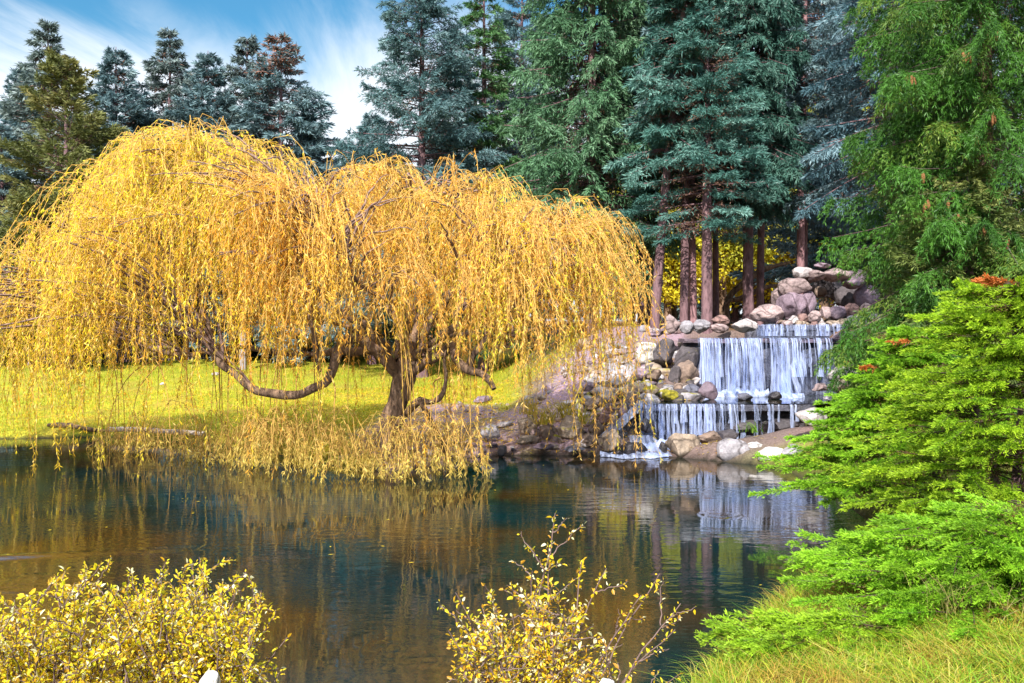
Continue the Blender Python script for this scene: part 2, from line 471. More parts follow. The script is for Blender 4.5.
# ------------------------------------------------------------------ rocks
def rock_mesh(seed, cuts=11, lo=0.6, hi=0.92, sub=3, rough=0.10, hard=0.97):
    r = random.Random(seed)
    bm = bmesh.new()
    bmesh.ops.create_icosphere(bm, subdivisions=sub, radius=1)
    planes = []
    for _ in range(cuts):
        v = Vector((r.gauss(0, 1), r.gauss(0, 1), r.gauss(0, 1))).normalized()
        planes.append((v, r.uniform(lo, hi)))
    off = Vector((r.uniform(-50, 50), r.uniform(-50, 50), 0))
    for v in bm.verts:
        c = v.co.copy()
        for n, k in planes:
            e = c.dot(n) - k
            if e > 0:
                c -= n * e * hard
        c *= 1 + rough * (mnoise.fractal(c * 1.5 + off, 0.9, 2.0, 6) + 0.35 * mnoise.noise(c * 5 + off))
        v.co = c * 1.18
    me = bpy.data.meshes.new('rock'); bm.to_mesh(me); bm.free()
    me.polygons.foreach_set('use_smooth', np.ones(len(me.polygons), bool))
    me.materials.append(M_ROCK)
    return me


ROUND = [rock_mesh(i, 15, 0.62, 0.93, 4, 0.13) for i in range(9)]
ANGLE = [rock_mesh(50 + i, 18, 0.42, 0.82, 4, 0.14) for i in range(9)]
SMALL = [rock_mesh(90 + i, 9, 0.62, 0.92, 3, 0.13) for i in range(8)]
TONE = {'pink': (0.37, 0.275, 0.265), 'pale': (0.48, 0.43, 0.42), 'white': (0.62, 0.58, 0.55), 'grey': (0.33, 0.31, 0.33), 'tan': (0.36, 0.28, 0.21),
        'brown': (0.24, 0.17, 0.13), 'dark': (0.10, 0.085, 0.09), 'mauve': (0.26, 0.19, 0.23), 'red': (0.29, 0.175, 0.155), 'slate': (0.17, 0.17, 0.22)}


def rock(name, me, c, size, tone, label, cat='rock', group=None, moss=0.0, wet=0.0, rot=None, tilt=0.25):
    o = obj(name, me, None, c, label, cat, group)
    o.scale = [float(s) for s in size]
    o.rotation_euler = rot if rot is not None else (random.uniform(-tilt, tilt), random.uniform(-tilt, tilt), random.uniform(-0.5, 0.5))
    t = TONE[tone]; v = random.uniform(0.9, 1.1)
    o.color = (t[0] * v, t[1] * v, t[2] * v, 1)
    o['moss'] = float(moss); o['wet'] = float(wet)
    return o


def prock(px, py, w, h, tone, label, Y=None, angular=False, name='boulder', moss=0.0, wet=0.0, deep=0.85, group=None, rot=None, sink=1.0):
    """a stone whose middle shows at (px, py), w x h pixels large"""
    if Y is None:
        Y = hit(px, py + h * 0.45)
    c = P(px, py, Y)
    sx = w / 2 / F_PX * Y; sz = h / 2 / F_PX * Y
    me = random.choice(ANGLE if angular else ROUND)
    return rock(name, me, c, (sx, max(sx, sz) * deep, sz), tone, label, 'boulder' if name == 'boulder' else 'stone', group, moss, wet,
                rot=rot if rot is not None else (random.uniform(-0.12, 0.12), random.uniform(-0.12, 0.12), random.uniform(-0.35, 0.35)))


# at the water's edge below the lower fall
prock(610, 442, 23, 26, 'tan', 'upright tan rock with flat face at the pond edge beside the splash', 21.7, True, moss=0.05)
prock(634, 449, 24, 13, 'dark', 'low dark wet stone in the splash between two tan boulders', 21.7, wet=1, name='stone')
prock(618, 453, 10, 7, 'dark', 'tiny dark wet stone touching the foot of the upright tan rock', 21.5, wet=1, name='stone')
prock(684, 443, 41, 31, 'tan', 'largest tan boulder standing in the pond below the lower fall', 21.7, True, moss=0.1)
prock(662, 449, 12, 16, 'dark', 'small dark wedge of stone against the left side of the largest tan boulder', 21.75, True, wet=0.8, name='stone')
prock(709, 438, 25, 13, 'brown', 'flat brown stone behind and right of the largest tan boulder', 22.3, name='stone')
prock(713, 450, 24, 12, 'pale', 'low flat pale stone between the tan and the grey boulder', 21.6, name='stone')
prock(734, 451, 30, 23, 'grey', 'rounded grey boulder standing half in the pond', 21.0, moss=0.05)
prock(756, 451, 18, 18, 'white', 'whitish round stone just right of the grey boulder', 21.0, name='stone')
prock(774, 457, 30, 17, 'white', 'low whitish boulder at the shore under the juniper tips', 20.4)
prock(813, 418, 34, 20, 'pale', 'pale pointed boulder peeking out above the bright juniper', 20.2, True)
prock(793, 452, 20, 14, 'grey', 'grey stone half hidden by the low juniper tips', 19.9, name='stone')
prock(918, 476, 30, 22, 'pale', 'pale boulder glimpsed in the gap under the big juniper', 15.0, True)
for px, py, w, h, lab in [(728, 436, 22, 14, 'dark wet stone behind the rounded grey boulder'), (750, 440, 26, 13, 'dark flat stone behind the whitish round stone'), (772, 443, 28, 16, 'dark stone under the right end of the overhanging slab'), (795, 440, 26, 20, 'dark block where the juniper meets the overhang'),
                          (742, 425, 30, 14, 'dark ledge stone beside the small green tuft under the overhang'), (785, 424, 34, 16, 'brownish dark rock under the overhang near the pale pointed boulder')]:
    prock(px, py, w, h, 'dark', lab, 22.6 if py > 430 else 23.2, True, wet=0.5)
# splash rocks left of the lower curtain
prock(646, 425, 19, 17, 'slate', 'dark glistening rock with water streaming round it beside the lower curtain', 22.7, True, wet=1)
prock(625, 427, 17, 15, 'dark', 'black wet rock left of the glistening rock in the side cascade', 22.6, True, wet=1)
prock(622, 434, 11, 10, 'slate', 'small wet stone below the black wet rock', 22.3, wet=1, name='stone')
prock(623, 412, 13, 16, 'mauve', 'mauve block at the left end of the lower ledge', 23.2, True, name='stone')
prock(609, 411, 19, 10, 'red', 'flat reddish stone left of the mauve block', 23.2, True, name='stone')
prock(603, 420, 26, 15, 'red', 'reddish brown rock under the flat reddish stone', 22.8, True)
prock(596, 430, 18, 20, 'brown', 'brown rock at the foot of the reddish rocks', 22.3, True)
# foot of the main fall
prock(691, 391, 20, 13, 'slate', 'blue grey stone at the left foot of the main fall', 24.6, wet=0.5, name='stone')
prock(708, 391, 19, 17, 'mauve', 'dark round boulder in the pool under the main fall', 24.5, wet=0.6)
prock(745, 397, 15, 8, 'slate', 'small bluish stone in the middle of the pool under the main fall', 24.3, wet=0.4, name='stone')
prock(775, 396, 13, 8, 'dark', 'small dark stone where the right stream of the main fall lands', 24.6, wet=1, name='stone')
# wall left of the main fall
prock(644, 352, 24, 30, 'white', 'pale angular boulder leaning at the top of the stone steps', 26.6, True)
prock(664, 355, 28, 34, 'dark', 'dark mossy boulder beside the pale leaning one', 26.2, True, moss=0.32)
prock(684, 357, 28, 34, 'dark', 'tall dark rock at the left edge of the main fall', 26.0, True, moss=0.2)
prock(688, 374, 21, 27, 'brown', 'rounded brown boulder below the tall dark rock', 25.5, moss=0.05)
prock(675, 379, 16, 28, 'dark', 'narrow dark rock left of the rounded brown boulder', 25.4, True)
prock(670, 395, 17, 9, 'tan', 'stone capped with bright yellow moss above the lower ledge', 24.0, moss=0.9, name='stone')
prock(654, 376, 20, 15, 'brown', 'brown stone with moss under the dark mossy boulder', 25.2, True, moss=0.3, name='stone')
prock(640, 375, 18, 12, 'mauve', 'mauve grey stone under the pale leaning boulder', 25.4, name='stone')
prock(650, 391, 20, 12, 'tan', 'mossy tan stone left of the yellow capped one', 24.2, True, moss=0.4, name='stone')
prock(632, 388, 22, 14, 'tan', 'tan stone with a mossy shoulder in the middle of the rubble slope', None, True, moss=0.3, name='stone')
prock(620, 383, 20, 12, 'pale', 'pale stone high on the rubble slope below the steps', None, name='stone')
prock(606, 392, 34, 16, 'pale', 'long pale rock lying across the rubble slope', None, True)
prock(594, 404, 28, 13, 'brown', 'long brown rock lying below the long pale one', None, True)
# top row along the lip
prock(671, 325, 24, 21, 'pink', 'pinkish pointed boulder at the left end of the row above the main fall', 27.0, True)
prock(687, 328, 14, 13, 'grey', 'small grey stone between the pinkish pointed boulder and the grey slab like one', 26.8, name='stone')
prock(702, 326, 22, 14, 'grey', 'grey flat faced stone in front of the three close trunks', 26.8, True, name='stone')
prock(721, 320, 17, 9, 'red', 'reddish low stone behind the row above the main fall', 27.6, name='stone')
prock(720, 329, 18, 9, 'pink', 'pinkish flat stone in the middle of the row above the main fall', 26.8, name='stone')
prock(744, 326, 24, 14, 'pale', 'pale rounded stone at the right end of the row above the main fall', 26.8, name='stone')
prock(657, 334, 22, 8, 'mauve', 'flat mauve stone at the path edge left of the row', 27.2, True, name='stone')
# the grotto
prock(767, 314, 32, 17, 'pink', 'wide pink boulder left of the grotto', 28.2)
prock(791, 305, 27, 28, 'mauve', 'large round mauve boulder at the left of the grotto mouth', 28.4)
prock(780, 300, 16, 22, 'pink', 'pinkish boulder tucked behind the large round mauve one', 28.9)
prock(809, 301, 18, 30, 'mauve', 'upright mauve slab standing in the grotto mouth', 28.5, True)
prock(795, 287, 29, 17, 'pink', 'tilted pinkish boulder on top of the large round mauve one', 28.5)
prock(803, 273, 19, 11, 'pale', 'small pale stone on the left shoulder of the grotto roof', 28.6, name='stone')
prock(814, 276, 22, 14, 'pink', 'pink roof stone over the upright slab', 28.7, True, deep=2.4)
prock(834, 275, 25, 14, 'pink', 'wide pink roof stone over the dark grotto opening', 28.7, deep=2.2)
prock(823, 266, 22, 7, 'mauve', 'thin flat cap stone on the very top of the grotto', 28.6, True, name='stone')
prock(855, 279, 26, 16, 'mauve', 'roof boulder at the right end of the grotto under the spruce sprays', 28.8, deep=2.0)
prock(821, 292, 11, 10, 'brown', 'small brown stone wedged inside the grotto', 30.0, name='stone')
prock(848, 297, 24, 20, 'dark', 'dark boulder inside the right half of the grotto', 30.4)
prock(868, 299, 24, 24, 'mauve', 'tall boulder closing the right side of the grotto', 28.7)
prock(840, 285, 70, 40, 'dark', 'broad rock forming the back of the grotto, coloured dark as the shaded hollow', 31.6, True, deep=0.5)  # dark tone puts the shade of the hollow into the rock colour
for i, (px, py, w, h, t, lab) in enumerate([
        (793, 320, 14, 8, 'pale', 'pale pebble shaped stone below the round mauve boulder'), (803, 318, 11, 10, 'red', 'small reddish stone at the foot of the upright slab'),
        (814, 317, 14, 11, 'pink', 'pink stone on the brink of the upper fall'), (827, 312, 16, 15, 'pink', 'upright pinkish stone in front of the dark grotto'),
        (838, 313, 16, 13, 'mauve', 'mauve stone right of the upright pinkish one'), (852, 312, 15, 15, 'red', 'reddish block in front of the dark inner boulder'),
        (864, 309, 17, 12, 'pink', 'pinkish stone at the right corner of the grotto'), (857, 320, 18, 8, 'grey', 'flat grey stone on the brink right of the upper fall'),
        (873, 318, 17, 11, 'pale', 'pale grey stone next to the green reed tuft'), (782, 322, 12, 6, 'brown', 'low brown stone at the left end of the upper fall'),
        (845, 321, 12, 6, 'tan', 'low tan stone on the brink near the flat grey one'), (890, 321, 18, 13, 'grey', 'grey stone behind the green reed tuft')]):
    prock(px, py, w, h, t, lab, 28.0 if py > 316 else 28.3, i % 3 == 0, name='stone')
# right of the main fall
prock(846, 335, 36, 13, 'mauve', 'long flat topped rock at the right end of the main fall', 25.9, True, moss=0.15)
prock(846, 351, 32, 28, 'dark', 'dark mossy rock under the long flat topped one', 25.8, True, moss=0.25)
prock(845, 367, 16, 10, 'tan', 'stone with a yellow moss cap right of the main fall', 25.3, moss=0.85, name='stone')
prock(841, 375, 25, 15, 'pale', 'pale boulder heap topmost stone right of the pool', 25.0)
prock(840, 386, 21, 14, 'tan', 'tan round stone below the topmost pale boulder right of the pool', 24.7, name='stone')
prock(821, 387, 19, 12, 'pink', 'pinkish flat stone at the right rim of the pool', 24.6, True, name='stone')
prock(848, 394, 14, 9, 'pale', 'small pale stone at the foot of the heap right of the pool', 24.4, name='stone')
prock(857, 381, 16, 22, 'mauve', 'mauve boulder behind the heap right of the pool', 25.1)
prock(832, 398, 22, 9, 'grey', 'low grey stone at the right end of the lower ledge', 24.0, True, name='stone')
# left shore
prock(490, 433, 20, 15, 'grey', 'round grey green stone alone on the purple gravel', None, moss=0.2)
prock(527, 426, 26, 22, 'tan', 'tan block at the left end of the shore wall', None, True)
prock(524, 439, 20, 11, 'tan', 'low tan stone in front of the tan end block', None, True, name='stone', moss=0.15)
prock(503, 424, 18, 6, 'pale', 'thin pale slab on the gravel left of the tan end block', None, True, name='stone')
prock(501, 450, 10, 14, 'dark', 'dark upright stone at the waterline beside the gravel', 21.5, True, name='stone')
prock(481, 399, 20, 9, 'mauve', 'flat slab on the edge of the lawn above the gravel', None, True, name='stone')
prock(569, 428, 34, 22, 'tan', 'broad tan wall block with drooping grass', None, True, moss=0.25)
prock(547, 432, 20, 18, 'brown', 'brown block between the two tan wall blocks', None, True, moss=0.1)
prock(589, 441, 20, 13, 'brown', 'brown stone at the foot of the broad tan wall block', None, True, name='stone')
prock(545, 447, 30, 9, 'mauve', 'flat mauve stone lying at the waterline below the wall', 21.7, True, name='stone')
prock(575, 449, 26, 7, 'slate', 'thin wet slab at the waterline below the wall', 21.6, True, name='stone', wet=0.7)
prock(556, 408, 24, 9, 'tan', 'flat tan stone above the shore wall', None, True, name='stone')
prock(430, 452, 18, 8, 'tan', 'tan flat stone under the leaning prop at the gravel edge', None, True, name='stone')
prock(452, 441, 16, 7, 'pink', 'small pinkish stone right of the leaning prop', None, True, name='stone')
prock(215, 374, 8, 4, 'pale', 'pale stone lying on the far lawn under the hanging shoots', None, name='stone')
prock(163, 384, 6, 3, 'pale', 'small pale stone farther out on the lawn', None, name='stone')

# rubble: many small stones nothing tells apart
def scatter(n, fx, fy, smin, smax, tones, label, group, moss=(0, 0.3)):
    k = 0
    while k < n:
        px, py = fx(), fy()
        Y = hit(px, py)
        x = PX(px, Y); z = H1(x, Y)
        if z < 0.05 or Y > 31: continue
        s = random.uniform(smin, smax) * random.uniform(0.7, 1.0)
        rock('stone', random.choice(SMALL), (x, Y, z + s * 0.25), (s * random.uniform(0.8, 1.3), s, s * random.uniform(0.55, 0.9)), random.choice(tones), label, 'stone', group,
             moss=random.uniform(*moss), tilt=0.5)
        k += 1


U = random.uniform
scatter(150, lambda: U(585, 697), lambda: U(345, 408), 0.10, 0.25, ['tan', 'pale', 'brown', 'grey', 'mauve', 'dark'], 'small loose stone in the mossy rubble slope left of the main fall', 'small stones of the rubble slope', (0.0, 0.35))
scatter(40, lambda: U(520, 612), lambda: U(415, 450), 0.07, 0.16, ['tan', 'tan', 'brown', 'pink', 'mauve', 'pale'], 'small stone packed between the blocks of the shore wall', 'small stones of the shore wall')
scatter(60, lambda: U(500, 650), lambda: U(362, 432), 0.06, 0.15, ['grey', 'pale', 'tan', 'mauve'], 'small angular stone strewn over the gravel slope by the stone steps', 'small stones beside the steps', (0, 0.15))
scatter(45, lambda: U(420, 515), lambda: U(400, 456), 0.03, 0.09, ['mauve', 'pale', 'grey', 'pink'], 'pebble lying on the purple gravel bank', 'pebbles on the gravel bank', (0, 0.05))
scatter(22, lambda: U(640, 760), lambda: U(326, 334), 0.08, 0.16, ['pink', 'pale', 'grey', 'mauve'], 'small stone filling the row above the main fall', 'small stones above the main fall', (0, 0.05))
for px in np.linspace(770, 880, 26):
    Y = U(27.75, 28.2); x = PX(px, Y); s = U(0.08, 0.16)
    rock('stone', random.choice(SMALL), (x, Y, 2.82 + s * 0.5), (s * 1.2, s, s * 0.8), random.choice(['pink', 'pale', 'mauve', 'red', 'tan']), 'small stone lining the brink of the upper fall', 'stone', 'small stones on the brink')

# stone steps climbing the slope
for i, (px, py, w, lab) in enumerate([(575, 404, 34, 'lowest pale stone step beside the long brown rock'), (590, 395, 34, 'second stone step from the bottom of the flight'), (596, 384, 40, 'wide stone step halfway up the flight'),
                                      (606, 373, 34, 'stone step above the wide one'), (616, 363, 30, 'upper stone step near the pale leaning boulder'), (622, 353, 26, 'topmost stone step of the flight')]):
    Y = hit(px, py); sx = w / 2 / F_PX * Y
    rock('stone_step', ANGLE[i], (PX(px, Y), Y, H1(PX(px, Y), Y) + 0.03), (sx, 0.30, 0.075), 'pink' if i % 2 else 'pale', lab, 'step', 'stone steps beside the waterfall', rot=(0.0, 0.0, U(-0.1, 0.1)))


# ------------------------------------------------------------------ waterfall
def slab_mesh(x0, x1, y0, y1, z0, z1, seed, nx=46, ny=8, nz=6, amp=0.06, freq=1.6):
    bm = bmesh.new()
    bmesh.ops.create_cube(bm, size=1)
    bmesh.ops.subdivide_edges(bm, edges=bm.edges[:], cuts=7, use_grid_fill=True)
    bmesh.ops.subdivide_edges(bm, edges=bm.edges[:], cuts=3, use_grid_fill=True)
    for v in bm.verts:
        c = v.co.copy()
        p = Vector((x0 + (c.x + 0.5) * (x1 - x0), y0 + (c.y + 0.5) * (y1 - y0), z0 + (c.z + 0.5) * (z1 - z0)))
        q = p * freq + Vector((seed, seed * 2, 0))
        d = Vector((mnoise.fractal(q, 1, 2, 4), mnoise.fractal(q + Vector((9, 3, 1)), 1, 2, 4) * 1.6, mnoise.fractal(q + Vector((2, 7, 5)), 1, 2, 4) * 0.6))
        cell = mnoise.cell_vector(Vector((p.x * 2.2, 0, p.z * 2.6 + seed)))
        v.co = p + d * amp + Vector((0, cell.y - 0.5, 0)) * amp * 1.2
    me = bpy.data.meshes.new('slab'); bm.to_mesh(me); bm.free()
    me.polygons.foreach_set('use_smooth', np.ones(len(me.polygons), bool))
    me.materials.append(M_ROCK)
    return me


def slab(name, label, cat, tone, wet, moss, *a, **k):
    o = obj(name, slab_mesh(*a, **k), None, (0, 0, 0), label, cat)
    o.color = (*TONE[tone], 1); o['wet'] = float(wet); o['moss'] = float(moss)
    return o


slab('rock_face', 'dark wet rock face behind the main fall', 'rock face', 'slate', 0.9, 0.0, 4.55, 8.7, 26.05, 26.5, 0.6, 2.38, 3.0, amp=0.10)
slab('rock_face', 'low dark rock face behind the lower fall', 'rock face', 'dark', 0.9, 0.1, 2.6, 7.1, 23.5, 23.9, -0.3, 0.86, 8.0, amp=0.08)
slab('rock_face', 'short rock face behind the topmost fall', 'rock face', 'slate', 0.8, 0.0, 6.6, 9.4, 27.75, 28.1, 2.2, 2.84, 14.0, amp=0.05)
slab('stone_ledge', 'thin dark slab that the main fall spills over', 'ledge', 'mauve', 0.6, 0.0, 4.5, 8.75, 25.86, 26.6, 2.40, 2.50, 5.0, amp=0.025, freq=1.1)
slab('stone_ledge', 'long dark overhanging slab that the lower fall spills over', 'ledge', 'slate', 0.85, 0.0, 2.75, 7.15, 23.15, 24.3, 0.86, 1.0, 11.0, amp=0.025, freq=1.1)
for nm, x0, x1, y0, y1, z in (('pool_water', 2.95, 8.3, 23.25, 26.1, 1.022), ('pool_water', 4.7, 8.6, 25.95, 27.9, 2.525)):
    obj(nm, mesh_np(nm, [(x0, y0, z), (x1, y0, z), (x1, y1, z), (x0, y1, z)], [np.array([[0, 1, 2, 3]])], M_POND), kind='structure')


def curtain(x0, x1, ylip, zlip, zbot, out, seed, nu=120, nv=22, back=0.35, amp=0.06):
    u = np.linspace(0, 1, nu); v = np.linspace(-0.22, 1, nv)
    UU, VV = np.meshgrid(u, v)
    X = x0 + UU * (x1 - x0)
    wob = np.array([mnoise.noise(Vector((x * 1.7, seed, 0))) for x in X[0]])[None, :]
    w2 = np.array([mnoise.noise(Vector((x * 6.0, seed + 5, 0))) for x in X[0]])[None, :]
    Z = np.where(VV < 0, zlip + 0.012, zlip + 0.012 - (zlip - zbot) * np.clip(VV, 0, 1) ** 1.5)
    vv = np.clip(VV, 0, 1)
    Y = ylip + np.where(VV < 0, -VV * back / 0.22, -out * np.sqrt(vv) * (0.75 + 0.5 * wob) - amp * w2 * vv)
    X = X + 0.04 * vv * w2
    i = np.arange(nu * nv).reshape(nv, nu)
    Fq = np.stack([i[:-1, :-1], i[:-1, 1:], i[1:, 1:], i[1:, :-1]], -1).reshape(-1, 4)
    return np.stack([X, Y, Z], -1).reshape(-1, 3), Fq


fall = thing('waterfall', 'white waterfall spilling over dark ledges in three tiers into the pond', 'waterfall', (6.3, 25, 0))


def wpart(name, V, Fq, m):
    o = obj(name, mesh_np(name, V - np.array([6.3, 25, 0]), [Fq], m, smooth=True), fall)
    return o


def ribbons(x0, x1, n, ylip, zlip, zbot, out, seed):
    """separate thicker threads of water falling in front of the sheet"""
    r = np.random.default_rng(seed)
    Vs, Fs, o = [], [], 0
    for k in range(n):
        xc = x0 + (x1 - x0) * r.random(); w = r.uniform(0.007, 0.034); v = np.linspace(0, 1, 18)
        zb = zbot if r.random() < 0.8 else zlip - (zlip - zbot) * r.uniform(0.4, 0.9)
        z = zlip + 0.02 - (zlip - zb) * v ** 1.4
        dr = np.cumsum(r.normal(0, 0.006, 18)); ou = out * r.uniform(0.8, 1.4)
        ww = w * (0.7 + 0.5 * np.abs(np.cumsum(r.normal(0, 0.12, 18))) + 0.8 * v ** 3)
        for sd in (-1, 0, 1):
            Vs.append(np.stack([xc + dr + sd * ww, ylip - ou * np.sqrt(v) - 0.03 * (1 - abs(sd)), z], -1))
        a = o + np.arange(17); 
        for j in range(2):
            p = a + 18 * j
            Fs.append(np.stack([p, p + 1, p + 19, p + 18], -1))
        o += 54
    return np.concatenate(Vs), np.concatenate(Fs)


def stream(pts, w, seed, nu=9):
    """a ribbon of white water running over rocks"""
    s = spline(pts, 24)
    V = []
    for k, p in enumerate(s):
        ww = w * (0.7 + 0.5 * k / 23)
        for j in range(nu):
            a = (j / (nu - 1) - 0.5)
            V.append((p[0] + a * ww, p[1] + 0.05 * mnoise.noise(Vector((a * 5, k * 0.3, seed))), p[2] + 0.10 * (0.25 - a * a) + 0.05 * mnoise.noise(Vector((a * 6, k * 0.4, seed + 3)))))
    i = np.arange(24 * nu).reshape(24, nu)
    return np.array(V), np.stack([i[:-1, :-1], i[:-1, 1:], i[1:, 1:], i[1:, :-1]], -1).reshape(-1, 4)


def px3(*t):
    return [P(*a) for a in t]


def fallpart(cur, rib, m):
    """one tier: the thin sheet with its thicker threads"""
    (V1, F1), rest = cur, rib
    Vs, Fs, Ms, o = [V1], [F1], [np.zeros(len(F1), int)], len(V1)
    for V2, F2 in rest:
        Vs.append(V2); Fs.append(F2 + o); Ms.append(np.ones(len(F2), int)); o += len(V2)
    me = mesh_np('water_curtain', np.concatenate(Vs) - np.array([6.3, 25, 0]), Fs, [m, M_RIBBON], fmat=np.concatenate(Ms), smooth=True)
    obj('water_curtain', me, fall)


fallpart(curtain(PX(697, 25.9), PX(762, 25.9), 25.86, 2.51, 1.02, 0.30, 1.0), [ribbons(PX(699, 25.9), PX(760, 25.9), 75, 25.84, 2.51, 1.02, 0.34, 1)], M_FALL)
fallpart(curtain(PX(764, 25.9), PX(836, 25.9), 25.88, 2.51, 1.02, 0.22, 7.0), [ribbons(PX(766, 25.9), PX(788, 25.9), 26, 25.84, 2.51, 1.02, 0.30, 2), ribbons(PX(790, 25.9), PX(832, 25.9), 26, 25.86, 2.51, 1.5, 0.22, 3)], M_FALL_THIN)
fallpart(curtain(PX(756, 27.7), PX(846, 27.7), 27.72, 2.86, 2.53, 0.10, 3.0, back=0.3), [ribbons(PX(757, 27.7), PX(845, 27.7), 60, 27.70, 2.86, 2.53, 0.10, 5)], M_FALL)
fallpart(curtain(PX(637, 23.1), PX(738, 23.1), 23.14, 1.01, 0.02, 0.16, 5.0), [ribbons(PX(640, 23.1), PX(734, 23.1), 64, 23.12, 1.01, 0.02, 0.18, 4), ribbons(PX(734, 23.1), PX(798, 23.1), 15, 23.10, 1.0, 0.15, 0.10, 8)], M_FALL_THIN)
wpart('side_stream', *stream(px3((641, 401, 23.2), (637, 408, 22.9), (628, 416, 22.5), (615, 428, 22.2), (606, 437, 22.0)), 0.30, 1), M_RIBBON)
wpart('side_stream', *stream(px3((652, 402, 23.2), (657, 414, 22.7), (662, 428, 22.3), (668, 440, 22.0)), 0.30, 2), M_FALL)
wpart('side_stream', *stream(px3((640, 436, 22.3), (645, 442, 22.0), (650, 450, 21.7), (652, 456, 21.4)), 0.75, 4), M_RIBBON)
wpart('side_stream', *stream(px3((806, 352, 25.8), (800, 365, 25.55), (793, 380, 25.2), (786, 397, 24.7)), 0.55, 6), M_FALL)


def foam(x0, x1, y, z, d, amp, seed, n=70, m=16):
    V = []
    for k in range(m):
        for j in range(n):
            x = x0 + (x1 - x0) * j / (n - 1); b = k / (m - 1)
            hgt = amp * (math.sin(math.pi * b) ** 0.7) * (0.45 + 0.9 * abs(mnoise.fractal(Vector((x * 3, b * 3, seed)), 1, 2, 3)) + 0.3 * mnoise.noise(Vector((x * 9, b * 6, seed))))
            V.append((x, y + d * (0.5 - b) * max(0.12, math.sin(math.pi * min(max(j / (n - 1), 0.02), 0.98))) ** 0.6 * (1 + 0.75 * mnoise.noise(Vector((x * 3.1, 0, seed))) + 0.3 * mnoise.noise(Vector((x * 9, 0, seed)))), z + hgt))
    i = np.arange(n * m).reshape(m, n)
    return np.array(V), np.stack([i[:-1, :-1], i[:-1, 1:], i[1:, 1:], i[1:, :-1]], -1).reshape(-1, 4)


wpart('foam', *foam(PX(700, 25.5), PX(768, 25.5), 25.45, 1.025, 0.7, 0.20, 2), M_FOAM)
wpart('foam', *foam(PX(772, 25.5), PX(800, 25.5), 25.2, 1.025, 0.8, 0.13, 4), M_FOAM)
wpart('foam', *foam(PX(645, 22.6), PX(722, 22.6), 22.7, 0.02, 0.7, 0.10, 6), M_FOAM)
wpart('foam', *foam(PX(600, 21.6), PX(668, 21.6), 21.6, 0.012, 0.8, 0.09, 8), M_FOAM)
wpart('foam', *foam(PX(636, 22.2), PX(668, 22.2), 22.2, 0.08, 0.6, 0.22, 10), M_FOAM)


# ------------------------------------------------------------------ conifers
BROWN = np.array([0.17, 0.095, 0.065])


